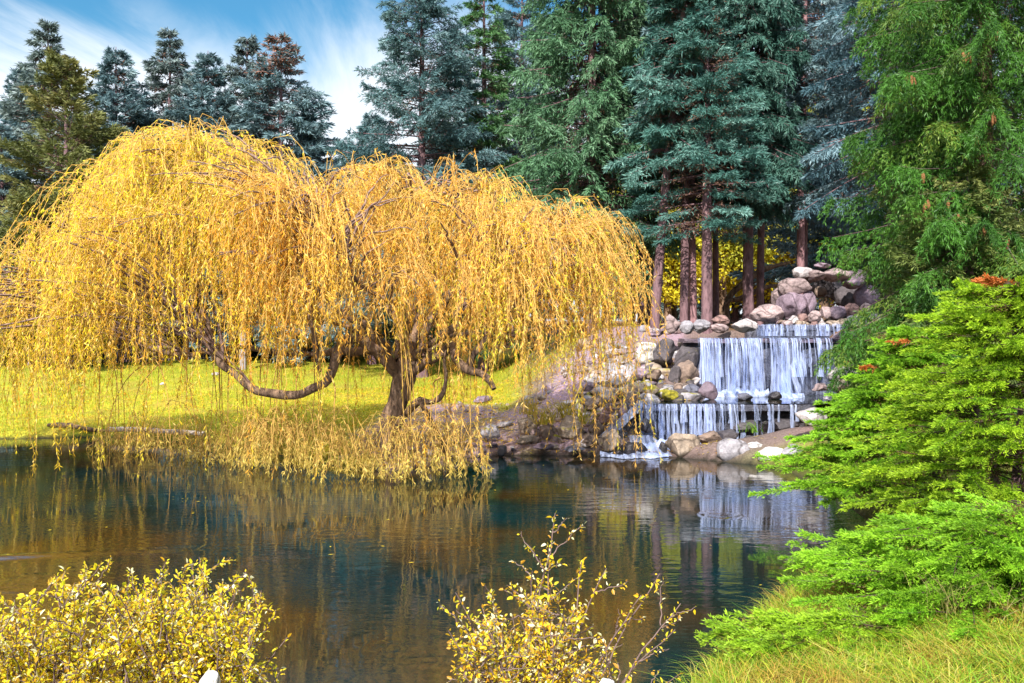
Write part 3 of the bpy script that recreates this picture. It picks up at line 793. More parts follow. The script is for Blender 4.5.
def conifer(seed, H, z0, R, whorl=0.4, nb=8, p_top=0.6, p_low=-0.15, droop=0.25, tip=0.12, pend=0.25, card=(0.16, 0.038), spacing=0.16, cols=((0.03, 0.06, 0.05), (0.10, 0.16, 0.15)),
            dead=0.3, prof=0.85, K=5, C=3, tw=(0.22, 0.75), trunk_r=0.22, lean=(0, 0), deadtop=0.0, rmin=0.15, bare=0.0, spread=0.36, wood=1.0):
    r = np.random.default_rng(seed)
    nz = int((H - z0) / whorl)
    z = np.repeat(z0 + (np.arange(nz) + 0.3) * whorl, nb) + r.uniform(-0.32, 0.32, nz * nb) * whorl
    keep = r.random(len(z)) > bare
    z = z[keep]; n = len(z)
    t = np.clip((H - z) / (H - z0), 0, 1)
    az = r.uniform(0, 2 * np.pi, n)
    L = R * t ** prof * r.uniform(0.62, 1.18, n) * np.where(r.random(n) < 0.1, 0.55, 1) + rmin
    L *= 1 - 0.35 * np.clip((t - 0.93) / 0.07, 0, 1)
    pit = np.tan(p_top + (p_low - p_top) * np.sqrt(t)) + r.normal(0, 0.09, n)
    dr = droop * r.uniform(0.6, 1.4, n)
    br = r.random(n)
    ca, sa = np.cos(az), np.sin(az)
    def off(zz):
        f = np.clip(zz / H, 0, 1) ** 1.3
        return lean[0] * f, lean[1] * f
    def A(b, s):
        rr = L[b] * s
        zz = z[b] + L[b] * (pit[b] * s - dr[b] * s ** 2 + tip * s ** 3)
        ox, oy = off(z[b])
        return np.stack([ca[b] * rr + ox, sa[b] * rr + oy, zz], -1)
    parts = []
    bi = np.arange(n)
    pts = np.stack([A(bi, np.full(n, s)) for s in np.linspace(0, 0.96, 5)], 1)
    V, Fq = tubes(pts, wood * (0.008 + 0.009 * L)[:, None] * np.linspace(1, 0.3, 5)[None], 3)
    parts.append((V, Fq, None, 1))
    Nt = int(L.sum() / spacing * 2)
    wgt = L + 0.12; b = r.choice(n, Nt, p=wgt / wgt.sum())
    s = 0.10 + 0.90 * r.random(Nt) ** 0.75
    p0 = A(b, s)
    sl = pit[b] - 2 * dr[b] * s + 3 * tip * s * s
    T = nrm(np.stack([ca[b], sa[b], sl], -1))
    S = np.stack([-sa[b], ca[b], np.zeros(Nt)], -1) * r.choice([-1, 1], Nt)[:, None]
    tl = np.clip(0.5 * L[b] * (1 - s) + tw[0], tw[0], tw[1]) * r.uniform(0.6, 1.2, Nt) * np.minimum(1, 0.15 + t[b] * 4.0)
    D = nrm(T * 0.62 + S * r.uniform(0.35, 1.0, Nt)[:, None] + np.array([0, 0, 1]) * (r.normal(0, 0.13, Nt) - pend * 0.6)[:, None])
    u = (np.arange(K)[None] + r.random((Nt, K))) / K
    pp = p0[:, None] + D[:, None] * (u * tl[:, None])[..., None]
    pp[..., 2] -= pend * u ** 2 * tl[:, None] * 0.9
    D2 = D[:, None] + np.array([0, 0, -1.0]) * (pend * 1.6 * u)[..., None]
    D2 = nrm(D2)
    pc = np.repeat(pp.reshape(-1, 3), C, 0); dc = np.repeat(D2.reshape(-1, 3), C, 0)
    dc = nrm(dc * 0.8 + r.normal(size=dc.shape) * spread)
    m = len(pc)
    sb = np.repeat(np.repeat(s, K), C); bb = np.repeat(np.repeat(b, K), C); uu = np.repeat(u.ravel(), C)
    isd = (sb < dead * r.uniform(0.5, 1.3, m)) & (t[bb] > 0.05)
    keep = ~(isd & (r.random(m) < 0.55))
    pc, dc, sb, bb, uu, isd = pc[keep], dc[keep], sb[keep], bb[keep], uu[keep], isd[keep]
    m = len(pc)
    global rng
    V, Fq = quads(pc, dc, card[0] * r.uniform(0.7, 1.3, m), card[1] * r.uniform(0.7, 1.3, m))
    f = np.clip(0.5 * br[bb] + 0.35 * r.random(m) + 0.25 * uu * sb, 0, 1)[:, None]
    c = np.array(cols[0]) * (1 - f) + np.array(cols[1]) * f
    if len(cols) > 2:
        g = (np.clip(br[bb] * 7 % 1 - 0.6, 0, 1) * 2.5 * r.random(m))[:, None]
        c = c * (1 - g) + np.array(cols[2]) * g
    c = np.where(isd[:, None], BROWN * r.uniform(0.6, 1.5, m)[:, None], c)
    if deadtop > 0:
        dt = (t[bb] < deadtop) & (r.random(m) < 0.5)
        c = np.where(dt[:, None], np.array([0.34, 0.17, 0.12]) * r.uniform(0.7, 1.3, m)[:, None], c)
    parts.append((V, Fq, np.repeat(c, 4, 0), 0))
    V, Fs, C_, Ms = cat_meshes(parts)
    crown = mesh_np('crown', V, Fs, [M_LEAF, M_BARK], C_, Ms)
    q = [(0, 0, -0.4, trunk_r * 1.35), (*off(0.5), 0.5, trunk_r * 1.05), (*off(z0), z0, trunk_r * 0.9), (*off((H + z0) / 2), (H + z0) / 2, trunk_r * 0.55), (*off(H), H * 0.985, 0.012)]
    V, Fq = rough_tube(q, 40, 12, 0.10)
    trunk = mesh_np('trunk', V, [Fq], M_BARK, smooth=True)
    sel = r.choice(n, min(n, 400), replace=False)
    tips = A(sel, r.uniform(0.6, 0.95, len(sel)))
    return trunk, crown, tips


TREES = 'conifers around the pond'


def tree(name, label, cat, meshes, px, Y, rz=0.0, sc=1.0, z=None, group=None, bark=None):
    x = PX(px, Y)
    t = thing(name, label, cat, (x, Y, (H1(x, Y) if z is None else z)), group)
    t.rotation_euler = (0, 0, rz); t.scale = (sc, sc, sc) if np.isscalar(sc) else sc
    tr = obj('trunk', meshes[0], t); obj('crown', meshes[1], t)
    if bark is not None:
        tr.material_slots[0].link = 'OBJECT'; tr.material_slots[0].material = bark
    return t


BLUEGREY = ((0.045, 0.085, 0.095), (0.19, 0.30, 0.32), (0.34, 0.45, 0.46))
TEAL = ((0.02, 0.07, 0.058), (0.10, 0.245, 0.20), (0.22, 0.39, 0.33))
GREEN = ((0.022, 0.065, 0.022), (0.10, 0.24, 0.07), (0.18, 0.32, 0.14))
OLIVE = ((0.06, 0.08, 0.025), (0.22, 0.23, 0.07), (0.32, 0.26, 0.09))
DARK = ((0.016, 0.05, 0.038), (0.065, 0.165, 0.125), (0.13, 0.26, 0.20))
BLUE = ((0.03, 0.075, 0.095), (0.13, 0.235, 0.27), (0.26, 0.37, 0.40))
NORWAY = ((0.014, 0.052, 0.008), (0.075, 0.21, 0.020), (0.20, 0.25, 0.035))

far_kw = dict(card=(0.25, 0.050), spacing=0.135, K=4, C=3, whorl=0.45, nb=10, tw=(0.2, 0.8))
farA = conifer(1, 16.0, 1.2, 4.6, prof=1.0, cols=BLUEGREY, pend=0.15, droop=0.15, p_low=0.05, bare=0.05, **far_kw)
farB = conifer(2, 15.5, 1.0, 4.4, prof=1.0, cols=((0.05, 0.08, 0.08), (0.20, 0.26, 0.24), (0.32, 0.38, 0.36)), pend=0.25, droop=0.3, p_low=-0.05, bare=0.12, **far_kw)
farC = conifer(3, 15.0, 1.4, 3.5, cols=OLIVE, pend=0.1, droop=0.05, p_low=0.1, p_top=0.8, bare=0.2, prof=0.6, **far_kw)
farD = conifer(4, 15.5, 1.2, 4.8, cols=BLUEGREY, pend=0.2, droop=0.2, deadtop=0.17, bare=0.1, **far_kw)


def ft(label, ms, H, px, ytop, Y, rz):
    x = PX(px, Y); zb = H1(x, Y)
    top = CAMZ + (HY - ytop) / F_PX * Y
    s = (top - zb) / H
    tree('spruce_tree', label, 'spruce', ms, px, Y, rz, (min(s, 1.1) * 1.2, min(s, 1.1) * 1.2, s), group='spruces behind the lawn')


ft('ragged grey green spruce, tallest of those left of the willow top', farB, 15.5, 48, 20, 46, 0.3)
ft('olive green open pine in front of the ragged grey green spruce', farC, 15.0, 66, 58, 41, 1.3)
ft('teal spruce cut by the left edge of the picture', farA, 16, 2, 120, 43, 2.0)
ft('blue grey spruce right of the olive pine, with a pointed bare top', farA, 16, 116, 42, 47, 0.8)
ft('slim blue grey spruce above the highest point of the yellow willow', farB, 15.5, 170, 27, 49, 4.0)
ft('shorter dense blue green spruce between two taller spruces', farA, 16, 208, 46, 47, 5.0)
ft('dark blue green spruce left of the one with the browned top', farB, 15.5, 247, 34, 48, 2.6)
ft('wide blue spruce with a browned reddish top', farD, 15.5, 281, 28, 46, 1.0)
ft('low blue spruce filling in behind the right shoulder of the browned one', farA, 16, 308, 110, 46, 3.3)
ft('pale hazy spruce behind the left pair', farA, 16, 90, 120, 52, 1.1)
ft('blue spruce half hidden behind the willow left shoulder', farA, 16, 148, 105, 50, 2.4)

mid = dict(card=(0.18, 0.031), spacing=0.115)
T7 = conifer(21, 17.0, 2.6, 4.1, nb=11, cols=((0.03, 0.07, 0.075), (0.13, 0.245, 0.25), (0.27, 0.39, 0.40)), bare=0.05, pend=0.22, droop=0.18, p_low=0.0, whorl=0.46, **mid)
T8 = conifer(22, 16.5, 1.5, 2.6, cols=GREEN, pend=0.2, droop=0.25, **mid)
T10 = conifer(23, 19.0, 2.2, 3.0, cols=(((0.025, 0.07, 0.035), (0.12, 0.26, 0.12), (0.24, 0.38, 0.22))), pend=0.55, droop=0.35, tip=0.25, nb=11, whorl=0.38, prof=0.55, tw=(0.3, 0.8), **mid)
T12 = conifer(24, 9.8, 3.1, 2.6, cols=TEAL, pend=0.05, droop=0.12, tip=0.10, p_low=-0.16, p_top=0.5, whorl=0.50, nb=11, prof=0.75, dead=0.5, trunk_r=0.165, card=(0.14, 0.026), spacing=0.075, tw=(0.25, 0.6))
T13 = conifer(25, 19.0, 4.2, 1.9, cols=DARK, pend=0.6, droop=0.5, tip=0.2, prof=0.4, nb=12, whorl=0.36, dead=0.3, trunk_r=0.17, **mid)
T14 = conifer(26, 16.0, 4.4, 3.1, cols=BLUE, pend=0.25, droop=0.3, tip=0.12, bare=0.10, whorl=0.5, trunk_r=0.2, **mid)
T15 = conifer(27, 17.0, 0.2, 3.0, cols=NORWAY, pend=0.75, droop=0.35, tip=0.22, p_low=-0.25, prof=0.5, whorl=0.36, nb=9, card=(0.105, 0.015), spacing=0.062, K=7, C=4, tw=(0.3, 0.75), dead=0.2, spread=0.40, wood=0.3)
T16 = conifer(28, 7.2, 0.0, 1.75, cols=((0.05, 0.085, 0.02), (0.20, 0.25, 0.055), (0.32, 0.33, 0.10)), pend=0.5, droop=0.2, tip=0.2, p_low=-0.05, prof=0.55, whorl=0.3, nb=9, card=(0.12, 0.020), spacing=0.07, tw=(0.25, 0.6), dead=0.2, wood=0.5)

G2 = 'spruces behind the waterfall'
tree('spruce_tree', 'tall blue grey spruce standing against the open sky right of the gap', 'spruce', T7, 422, 37, 0.4, group=G2)
ft('small blue spruce at the foot of the tall blue grey one', farA, 16, 372, 108, 43, 0.5)
tree('spruce_tree', 'fresh green narrow spruce between the blue grey and the great green one', 'spruce', T8, 484, 39, 0.0, group=G2)
tree('spruce_tree', 'dark blue spruce behind the fresh green narrow one', 'spruce', T7, 522, 43, 2.2, group=G2)
tree('spruce_tree', 'great drooping green spruce, broadest behind the willow', 'spruce', T10, 592, 32, 0.0, group=G2)
tree('spruce_tree', 'dark blue spruce squeezed between the great green one and the tiered one', 'spruce', T14, 652, 37, 0.9, 1.15, group=G2)
tree('spruce_tree', 'tiered blue green spruce with layered branches over bare trunks', 'spruce', T12, 707, 29, 0.6, group=G2)
tree('spruce_tree', 'tall dark drooping spruce behind the tiered one, with leaning bare trunk', 'spruce', T13, 748, 31, 1.7, group=G2)
tree('spruce_tree', 'silvery blue spruce showing through the gap beside the cone bearing spruce', 'spruce', T14, 890, 29, 0.0, group=G2)
tree('spruce_tree', 'second silvery blue spruce behind the grotto', 'spruce', T14, 802, 36, 2.8, group=G2)
# slim trees: bare trunks with their crowns high up among the others
slimA = conifer(31, 15, 5.2, 1.7, cols=DARK, trunk_r=0.13, lean=(0.3, 0), **mid)
slimB = conifer(32, 16, 5.8, 1.6, cols=BLUEGREY, trunk_r=0.12, lean=(-0.2, 0.3), **mid)
slimC = conifer(33, 15, 5.0, 1.9, cols=TEAL, trunk_r=0.14, lean=(1.6, 0.2), **mid)
tree('spruce_tree', 'slim spruce with dark bare trunk, leftmost of the three close trunks', 'spruce', slimA, 684, 30, 0.1, group=G2)
tree('spruce_tree', 'slim spruce with pinkish bare trunk, middle of the three close trunks', 'spruce', slimB, 693, 30.5, 0.0, group=G2, bark=M_BARK_PINK)
tree('spruce_tree', 'spruce whose dark trunk leans right, at the path left of the row of stones', 'spruce', slimC, 655, 29.5, 0.0, group=G2)
tree('spruce_tree', 'slim spruce with grey trunk behind the leaning one, by the path', 'spruce', slimB, 643, 33, 1.2, group=G2)
tree('spruce_tree', 'slim spruce with dark trunk just right of the willow edge', 'spruce', slimA, 631, 33, 2.2, group=G2)
tree('spruce_tree', 'thin spruce trunk right of the leaning one under the tiered branches', 'spruce', slimB, 760, 32, 3.0, group=G2)
tree('spruce_tree', 'thin dark trunk right behind the three close trunks', 'spruce', slimA, 716, 33, 4.0, (0.8, 0.8, 1), group=G2)
tree('spruce_tree', 'spruce with a pinkish trunk showing over the grotto roof', 'spruce', slimB, 800, 31.5, 4.5, group=G2, bark=M_BARK_PINK)
# right
norway = tree('spruce_tree', 'huge dark green spruce full of hanging brown cones', 'spruce', T15, 985, 20, 0.0, bark=M_WBARK)
tips = T15[2]
base = np.array(norway.location)
cone_m = None
cs = []
for k in range(8):
    a = k / 7
    cs.append((0, 0, -a * 0.16, 0.028 * math.sin(math.pi * min(1, 0.12 + a * 0.86)) ** 0.6 + 0.002))
V, Fq = rough_tube(cs, 14, 8, 0.35)
M_CONE = bark_mat('cone_scales', (0.20, 0.085, 0.035), (0.44, 0.20, 0.085), 40, 1.0, 1.0)
cone_m = mesh_np('cone', V, [Fq], M_CONE, smooth=True)
k = 0
for tp in tips:
    w = base + tp
    px = CX + w[0] / w[1] * F_PX; py = HY - (w[2] - CAMZ) / w[1] * F_PX
    if w[1] < 18.9 and 830 < px < 1030 and -10 < py < 260 and k < 46:
        for q in range(random.choice([1, 1, 2, 3])):
            c = obj('cone', cone_m, norway, tp + np.array([U(-.12, .12), U(-.22, -.08), U(-.16, -.04)]))
            c.rotation_euler = (U(-.25, .25), U(-.25, .25), U(0, 6)); s = U(1.0, 1.5); c.scale = (s, s, s)
        k += 1
tree('arborvitae_tree', 'light olive green feathery conifer right of the grotto', 'conifer', T16, 942, 23, 0.0, group=None)
tree('arborvitae_tree', 'fresh green bushy conifer below the huge cone bearing spruce', 'conifer', T16, 968, 19, 2.1, (1.1, 1.1, 0.72), group=None)
# distant forest behind, each tree its own
for i, (px, Y, s) in enumerate([(345, 62, 0.62), (455, 56, 1.15), (535, 54, 0.95), (690, 100, 1.9), (735, 98, 1.9), (785, 99, 1.9), (880, 42, 1.25), (930, 40, 1.2), (1010, 38, 1.2), (660, 100, 1.9), (830, 96, 1.9), (-40, 50, 1.0), (20, 56, 1.0)]):
    tree('spruce_tree', 'distant spruce in the dim forest behind the nearer trees', 'spruce', (farA, farB)[i % 2], px, Y, i * 1.3, s, group='distant spruces')


# ------------------------------------------------------------------ broadleaf trees and bare shrubs behind
def leafy(seed, H, R, zc, n_clump, n_leaf, cols, card=(0.2, 0.12), trunk_r=0.14, sq=0.75, mat=M_SHRUB, limbs=9):
    r = np.random.default_rng(seed)
    C = r.normal(size=(n_clump, 3)); C = nrm(C) * (r.random((n_clump, 1)) ** 0.45)
    C = C * np.array([R, R, R * sq]) + np.array([0, 0, zc])
    parts = []
    lp = []
    for k in range(limbs):
        e = C[r.integers(n_clump)]; st = np.array([0, 0, zc * r.uniform(0.3, 0.7)])
        mid_ = (st + e) / 2 + np.array([0, 0, 0.25]) + r.normal(0, 0.2, 3)
        lp.append(spline([(*st, 1), (*mid_, 1), (*e, 1)], 8)[:, :3])
    V, Fq = tubes(np.array(lp), np.tile(np.linspace(trunk_r * 0.5, 0.012, 8), (limbs, 1)), 5)
    parts.append((V, Fq, None, 1))
    b = r.integers(0, n_clump, n_leaf)
    p = C[b] + r.normal(size=(n_leaf, 3)) * np.array([1, 1, 0.6]) * R * 0.14
    d = nrm(r.normal(size=(n_leaf, 3)) + np.array([0, 0, -0.4]))
    V, Fq = quads(p, d, card[0] * r.uniform(0.6, 1.3, n_leaf), card[1] * r.uniform(0.6, 1.3, n_leaf), 0.1)
    f = (0.5 * r.random(n_clump)[b] + 0.5 * r.random(n_leaf))[:, None]
    c = np.array(cols[0]) * (1 - f) + np.array(cols[1]) * f
    parts.append((V, Fq, np.repeat(c, 4, 0), 0))
    V, Fs, C_, Ms = cat_meshes(parts)
    crown = mesh_np('crown', V, Fs, [mat, M_WBARK], C_, Ms)
    V, Fq = rough_tube([(0, 0, -0.3, trunk_r * 1.3), (0.05, 0, zc * 0.5, trunk_r), (0, 0.05, zc, trunk_r * 0.5), (0, 0, zc + R * 0.5, 0.02)], 16, 8)
    return mesh_np('trunk', V, [Fq], M_WBARK, smooth=True), crown


YEL = ((0.55, 0.46, 0.02), (0.85, 0.72, 0.04))
YG = ((0.26, 0.32, 0.03), (0.55, 0.52, 0.05))
LA = leafy(61, 6, 2.6, 2.9, 70, 12000, YEL, (0.15, 0.075))
LB = leafy(62, 6, 2.4, 3.4, 70, 11000, YG, (0.15, 0.075))
LC = leafy(63, 10, 3.2, 7.0, 70, 11000, YG, (0.25, 0.14))
for px, Y, m, rz, s, lab in [(646, 66, LA, 0, 1.9, 'yellow leaved small tree behind the dark trunk at the willow edge'), (672, 68, LB, 1, 2.0, 'yellow green small tree behind the leaning trunk'), (722, 70, LA, 2, 2.0, 'bright yellow small tree between the three trunks and the leaning one'),
                             (768, 70, LB, 3, 2.0, 'yellow green small tree behind the wide pink boulder'), (806, 68, LA, 4, 2.0, 'yellow small tree behind the grotto'), (856, 58, LC, 0, 1.5, 'tall yellow green tree glowing in the gap beside the cone bearing spruce'),
                             (826, 62, LC, 2.5, 1.6, 'tall yellow green tree behind the silvery blue spruce'), (606, 62, LA, 5, 1.8, 'yellow small tree hidden behind the right edge of the willow'), (352, 50, LB, 1, 1.0, 'yellow green tree low in the sky gap'),
                             (690, 62, LB, 1.5, 1.9, 'yellow green tree far behind the three close trunks'),
                             (640, 64, LC, 1.5, 1.0, 'yellow green tree far behind the path'), (668, 60, LA, 2.5, 1.5, 'bright yellow tree far behind the leaning spruce'), (722, 60, LB, 4.5, 1.8, 'yellow green tree far behind the crooked limbs'), (755, 63, LA, 0.5, 1.9, 'yellow tree far behind the wide pink boulder'), (790, 61, LB, 0.9, 1.9, 'yellow green tree far behind the grotto'), (825, 60, LA, 3.3, 1.9, 'yellow tree far behind the grotto roof')]:
    tree('autumn_tree', lab, 'tree', m, px, Y, rz, s)
# dark fallen limbs slanting behind the trunks
for pts, lab in ([((728, 300, 34, .10), (745, 282, 34, .12), (763, 270, 34.2, .10), (790, 262, 34.6, .04)), 'dark crooked limb slanting up behind the leaning trunk'],
                 [((725, 304, 33, .05), (742, 298, 33, .10), (764, 288, 33.2, .08), (785, 284, 33.4, .03)), 'lower dark limb slanting behind the leaning trunk']):
    q = [(*P(a, b, c), d) for a, b, c, d in pts]
    q = [(q[0][0], q[0][1], H1(q[0][0], q[0][1]) - 0.1, q[0][3])] + q
    V, Fq = rough_tube(q, 24, 8, 0.2)
    obj('fallen_limb', mesh_np('fallen_limb', V, [Fq], M_WBARK, smooth=True), None, (0, 0, 0), lab, 'branch')


def bare_shrub(seed, H, R, n):
    r = np.random.default_rng(seed)
    az = r.uniform(0, 2 * np.pi, n); sp = r.random(n) ** 0.6 * R
    s = np.linspace(0, 1, 7)
    base_ = r.normal(0, R * 0.25, (n, 2))
    x = base_[:, :1] + np.cos(az)[:, None] * sp[:, None] * s ** 1.4 + np.cumsum(r.normal(0, 0.04, (n, 7)), 1)
    y = base_[:, 1:] + np.sin(az)[:, None] * sp[:, None] * s ** 1.4 + np.cumsum(r.normal(0, 0.04, (n, 7)), 1)
    z = (H * r.uniform(0.5, 1.0, n))[:, None] * s
    Pm = np.stack([x, y, z], -1)
    V1, F1 = tubes(Pm, np.tile(np.linspace(0.028, 0.008, 7), (n, 1)), 3)
    k = n * 6
    b = r.integers(0, n, k); i = r.integers(2, 7, k)
    st = Pm[b, i]; d = nrm(r.normal(size=(k, 3)) + np.array([0, 0, 0.5]))
    l = r.uniform(0.3, 0.8, k)
    tw = np.stack([st, st + d * (l * 0.5)[:, None], st + d * l[:, None] + np.array([0, 0, -0.05])], 1)
    V2, F2 = tubes(tw, np.tile([0.012, 0.008, 0.003], (k, 1)), 3)
    return np.concatenate([V1, V2]), np.concatenate([F1, F2 + len(V1)])


for sd, px, Y, h, R, lab in [(1, 118, 44, 4.2, 2.2, 'mauve leafless shrub behind the lawn under the willow left side'), (2, 165, 45, 4.5, 2.2, 'second mauve leafless shrub, just left of the pale post'), (3, 55, 43, 3.6, 2.0, 'mauve leafless shrub near the far left of the lawn'),
                             (4, 215, 46, 4.0, 2.0, 'mauve leafless shrub behind the pale post'), (5, 280, 47, 3.5, 2.0, 'mauve leafless shrub behind the long drooping willow limb'), (6, 345, 47, 3.4, 2.0, 'mauve leafless shrub behind the willow trunk')]:
    V, Fq = bare_shrub(sd, h, R, 120)
    x = PX(px, Y)
    obj('bare_shrub', mesh_np('bare_shrub', V, [Fq], M_BARE), None, (x, Y, H1(x, Y)), lab, 'shrub', 'leafless shrubs behind the lawn')

# ------------------------------------------------------------------ the willow
WY0 = 20.0
wil = thing('weeping_willow', 'big weeping willow in golden autumn leaf on the pond bank', 'willow', (PX(398, WY0), WY0, 0.15))
WB = np.array(wil.location)


def wl(pts, n=34, k=10, jit=0.26):
    q = [(*(P(a, b, c) - WB), d * 0.66) for a, b, c, d in pts]
    sp_ = spline(q, 22)      # knotty, wandering limbs
    wv = np.stack([vnoise(sp_[:, :3], 1.7, 11.0), vnoise(sp_[:, :3], 1.7, 23.0), vnoise(sp_[:, :3], 1.9, 37.0)], -1)
    sp_[:, :3] += wv * 0.16 * np.sin(np.pi * np.linspace(0, 1, 22))[:, None] ** 0.5
    sp_[:, 3] *= 1 + 0.28 * vnoise(sp_[:, :3], 3.5, 5.0)
    V, Fq = rough_tube(sp_, n + 20, k, jit)
    return mesh_np('limb', V, [Fq], M_WBARK, smooth=True), np.array(q)


LIMBS = [
    [(402, 380, 20, .24), (380, 352, 20, .20), (352, 340, 19.8, .16), (336, 352, 19.5, .14), (325, 382, 19.3, .14), (300, 396, 19.2, .14), (262, 391, 19.1, .13), (236, 374, 19.1, .12), (214, 352, 19.2, .11), (202, 318, 19.4, .09), (196, 262, 19.6, .07), (206, 200, 19.8, .045), (216, 150, 20, .02)],
    [(398, 368, 20.1, .18), (372, 350, 20.5, .14), (335, 354, 20.9, .12), (285, 352, 21.2, .10), (235, 346, 21.5, .09), (190, 354, 21.8, .08), (140, 350, 22.0, .06), (90, 320, 22.0, .045), (50, 270, 21.8, .02)],
    [(405, 372, 20, .20), (418, 345, 20.2, .17), (432, 318, 20.3, .14), (442, 306, 20.4, .12), (458, 285, 20.5, .09), (466, 250, 20.6, .06), (455, 200, 20.6, .03)],
    [(408, 376, 19.9, .20), (432, 358, 19.7, .17), (452, 350, 19.5, .15), (466, 366, 19.3, .13), (482, 376, 19.2, .12), (494, 389, 19.1, .09)],
    [(470, 366, 19.3, .12), (486, 338, 19.2, .10), (500, 318, 19.2, .08), (540, 290, 19.4, .06), (575, 260, 19.6, .03)],
    [(400, 360, 20, .17), (396, 330, 20.4, .14), (385, 300, 20.8, .11), (372, 260, 21.2, .08), (360, 210, 21.4, .03)],
    [(402, 352, 20, .14), (408, 326, 19.4, .12), (398, 306, 18.9, .10), (380, 298, 18.5, .07), (345, 270, 18.1, .05), (320, 215, 18.0, .025)],
    [(320, 372, 19.3, .07), (312, 340, 19.2, .08), (310, 310, 19.2, .07), (322, 285, 19.2, .06), (330, 250, 19.2, .045), (310, 200, 19.3, .02)],
    [(425, 352, 20.1, .11), (455, 335, 20.8, .09), (500, 335, 21.3, .07), (545, 325, 21.6, .05), (585, 300, 21.6, .025)],
    [(392, 432, 19.9, .12), (415, 404, 19.5, .11), (436, 397, 19.2, .09), (442, 376, 19.0, .06), (446, 350, 18.9, .03)],
    [(404, 380, 20, .16), (390, 356, 19.6, .13), (368, 334, 19.0, .11), (352, 318, 18.6, .09), (330, 300, 18.4, .06), (300, 262, 18.4, .03)],
    [(410, 366, 20, .15), (430, 340, 19.4, .12), (455, 322, 18.9, .10), (470, 296, 18.7, .07), (500, 262, 18.8, .04)],
    [(408, 352, 20, .14), (416, 318, 20.2, .11), (405, 280, 20.4, .09), (420, 240, 20.4, .06), (410, 195, 20.4, .03)],
    [(392, 366, 20, .12), (372, 338, 20.8, .10), (330, 318, 21.6, .08), (270, 280, 22.3, .06), (220, 220, 22.6, .025)],
]
V, Fq = rough_tube([(*(np.array(q[:3])), q[3]) for q in [(*(P(a, b, c) - WB), d) for a, b, c, d in
                    [(390, 486, 20, .44), (393, 466, 20, .26), (389, 430, 20, .20), (397, 402, 20, .20), (404, 378, 20, .24), (408, 354, 20, .18), (412, 335, 20.1, .10)]]], 34, 14, 0.22)
obj('trunk', mesh_np('trunk', V, [Fq], M_WBARK, smooth=True), wil)
nodes = []
for L_ in LIMBS:
    me, q = wl(L_)
    obj('limb', me, wil)
    s = spline(q, 20)[6:]
    nodes.append(s[:, :3])
nodes = np.concatenate(nodes)

TOPX = [-90, -40, 0, 30, 60, 85, 110, 140, 165, 200, 235, 262, 285, 310, 340, 380, 420, 460, 500, 540, 570, 600, 622, 636]
TOPY = [330, 268, 258, 240, 205, 184, 160, 136, 126, 116, 119, 138, 160, 168, 163, 160, 157, 170, 176, 186, 200, 212, 226, 262]
BOTX = [-90, 0, 95, 112, 160, 230, 300, 345, 400, 440, 480, 540, 600, 636]
BOTY = [455, 454, 446, 388, 374, 368, 362, 352, 346, 338, 360, 384, 388, 380]


def dome(px, u):
    """height and depth of the crown over a pixel column; u in -1..1 runs front to back"""
    w = np.interp(px, [-90, 0, 200, 420, 560, 636], [2.0, 3.4, 4.2, 3.9, 2.8, 1.0])
    Y = WY0 + 0.3 + u * w
    top = np.interp(px, TOPX, TOPY)
    zt = CAMZ + (HY - top) / F_PX * (WY0 - 1.0)
    z = 1.8 + (zt - 1.8) * np.sqrt(np.clip(1 - 0.55 * u * u, 0, 1))
    return Y, z


r = np.random.default_rng(5)
NB = 440
bpx = r.uniform(-70, 606, NB); bu = r.uniform(-0.98, 0.95, NB)
bY, bz = dome(bpx, bu)
q = r.random(NB)
q = np.where((bpx > 95) & (bpx < 185) & (q > 0.62), 0.3, q)
bz = bz + np.where(r.random(NB) < 0.18, 0.32, 0.18) * r.random(NB) - 0.12 - np.where(q < 0.50, 0.35 * r.random(NB), 3.0 * r.random(NB) * (bz - 2.2) / 5)
bx = (bpx - CX) / F_PX * bY
tgt = np.stack([bx, bY, bz], -1) - WB
starts = np.empty_like(tgt)
for i in range(NB):
    dd = np.linalg.norm((nodes - tgt[i]) * np.array([1, 1, 1.0]), axis=1) + np.where(nodes[:, 2] > tgt[i, 2] + 0.2, 3, 0)
    starts[i] = nodes[np.argsort(dd)[r.integers(0, 6)]]
ctrl = starts * 0.45 + tgt * 0.55 + np.array([0, 0, 1.0]) * (0.12 * np.linalg.norm(tgt - starts, axis=1) + 0.25)[:, None] + r.normal(0, 0.12, tgt.shape)
s = np.linspace(0, 1, 12)[None, :, None]
bough = starts[:, None] * (1 - s) ** 2 + 2 * ctrl[:, None] * s * (1 - s) + tgt[:, None] * s ** 2
bough += np.cumsum(r.normal(0, 0.025, bough.shape), 1)
wparts = []
V, Fq = tubes(bough, np.linspace(0.032, 0.008, 12)[None] * r.uniform(0.6, 1.4, (NB, 1)), 4)
wparts.append((V, Fq, None, 2))


def strands(p0, v0, length, npt=11, wav=0.03, e=(0.2, 0.75), up=0.22):
    m = len(p0)
    t = np.linspace(0, 1, npt)[None, :]
    ee = r.uniform(*e, m)[:, None]
    hor = ee * (1 - (1 - np.minimum(t * 1.4, 1)) ** 2.2) * np.minimum(1, 0.4 + length[:, None] * 0.4)
    Z = up * ee * np.sin(np.pi * np.minimum(t * 2.6, 1)) - length[:, None] * t ** 1.35
    S = np.empty((m, npt, 3))
    S[..., 0] = p0[:, :1] + v0[:, :1] * hor
    S[..., 1] = p0[:, 1:2] + v0[:, 1:2] * hor
    S[..., 2] = p0[:, 2:] + Z
    S[..., :2] += np.cumsum(r.normal(0, wav, (m, npt, 2)) * np.sqrt(length / 2)[:, None, None], 1)
    return S


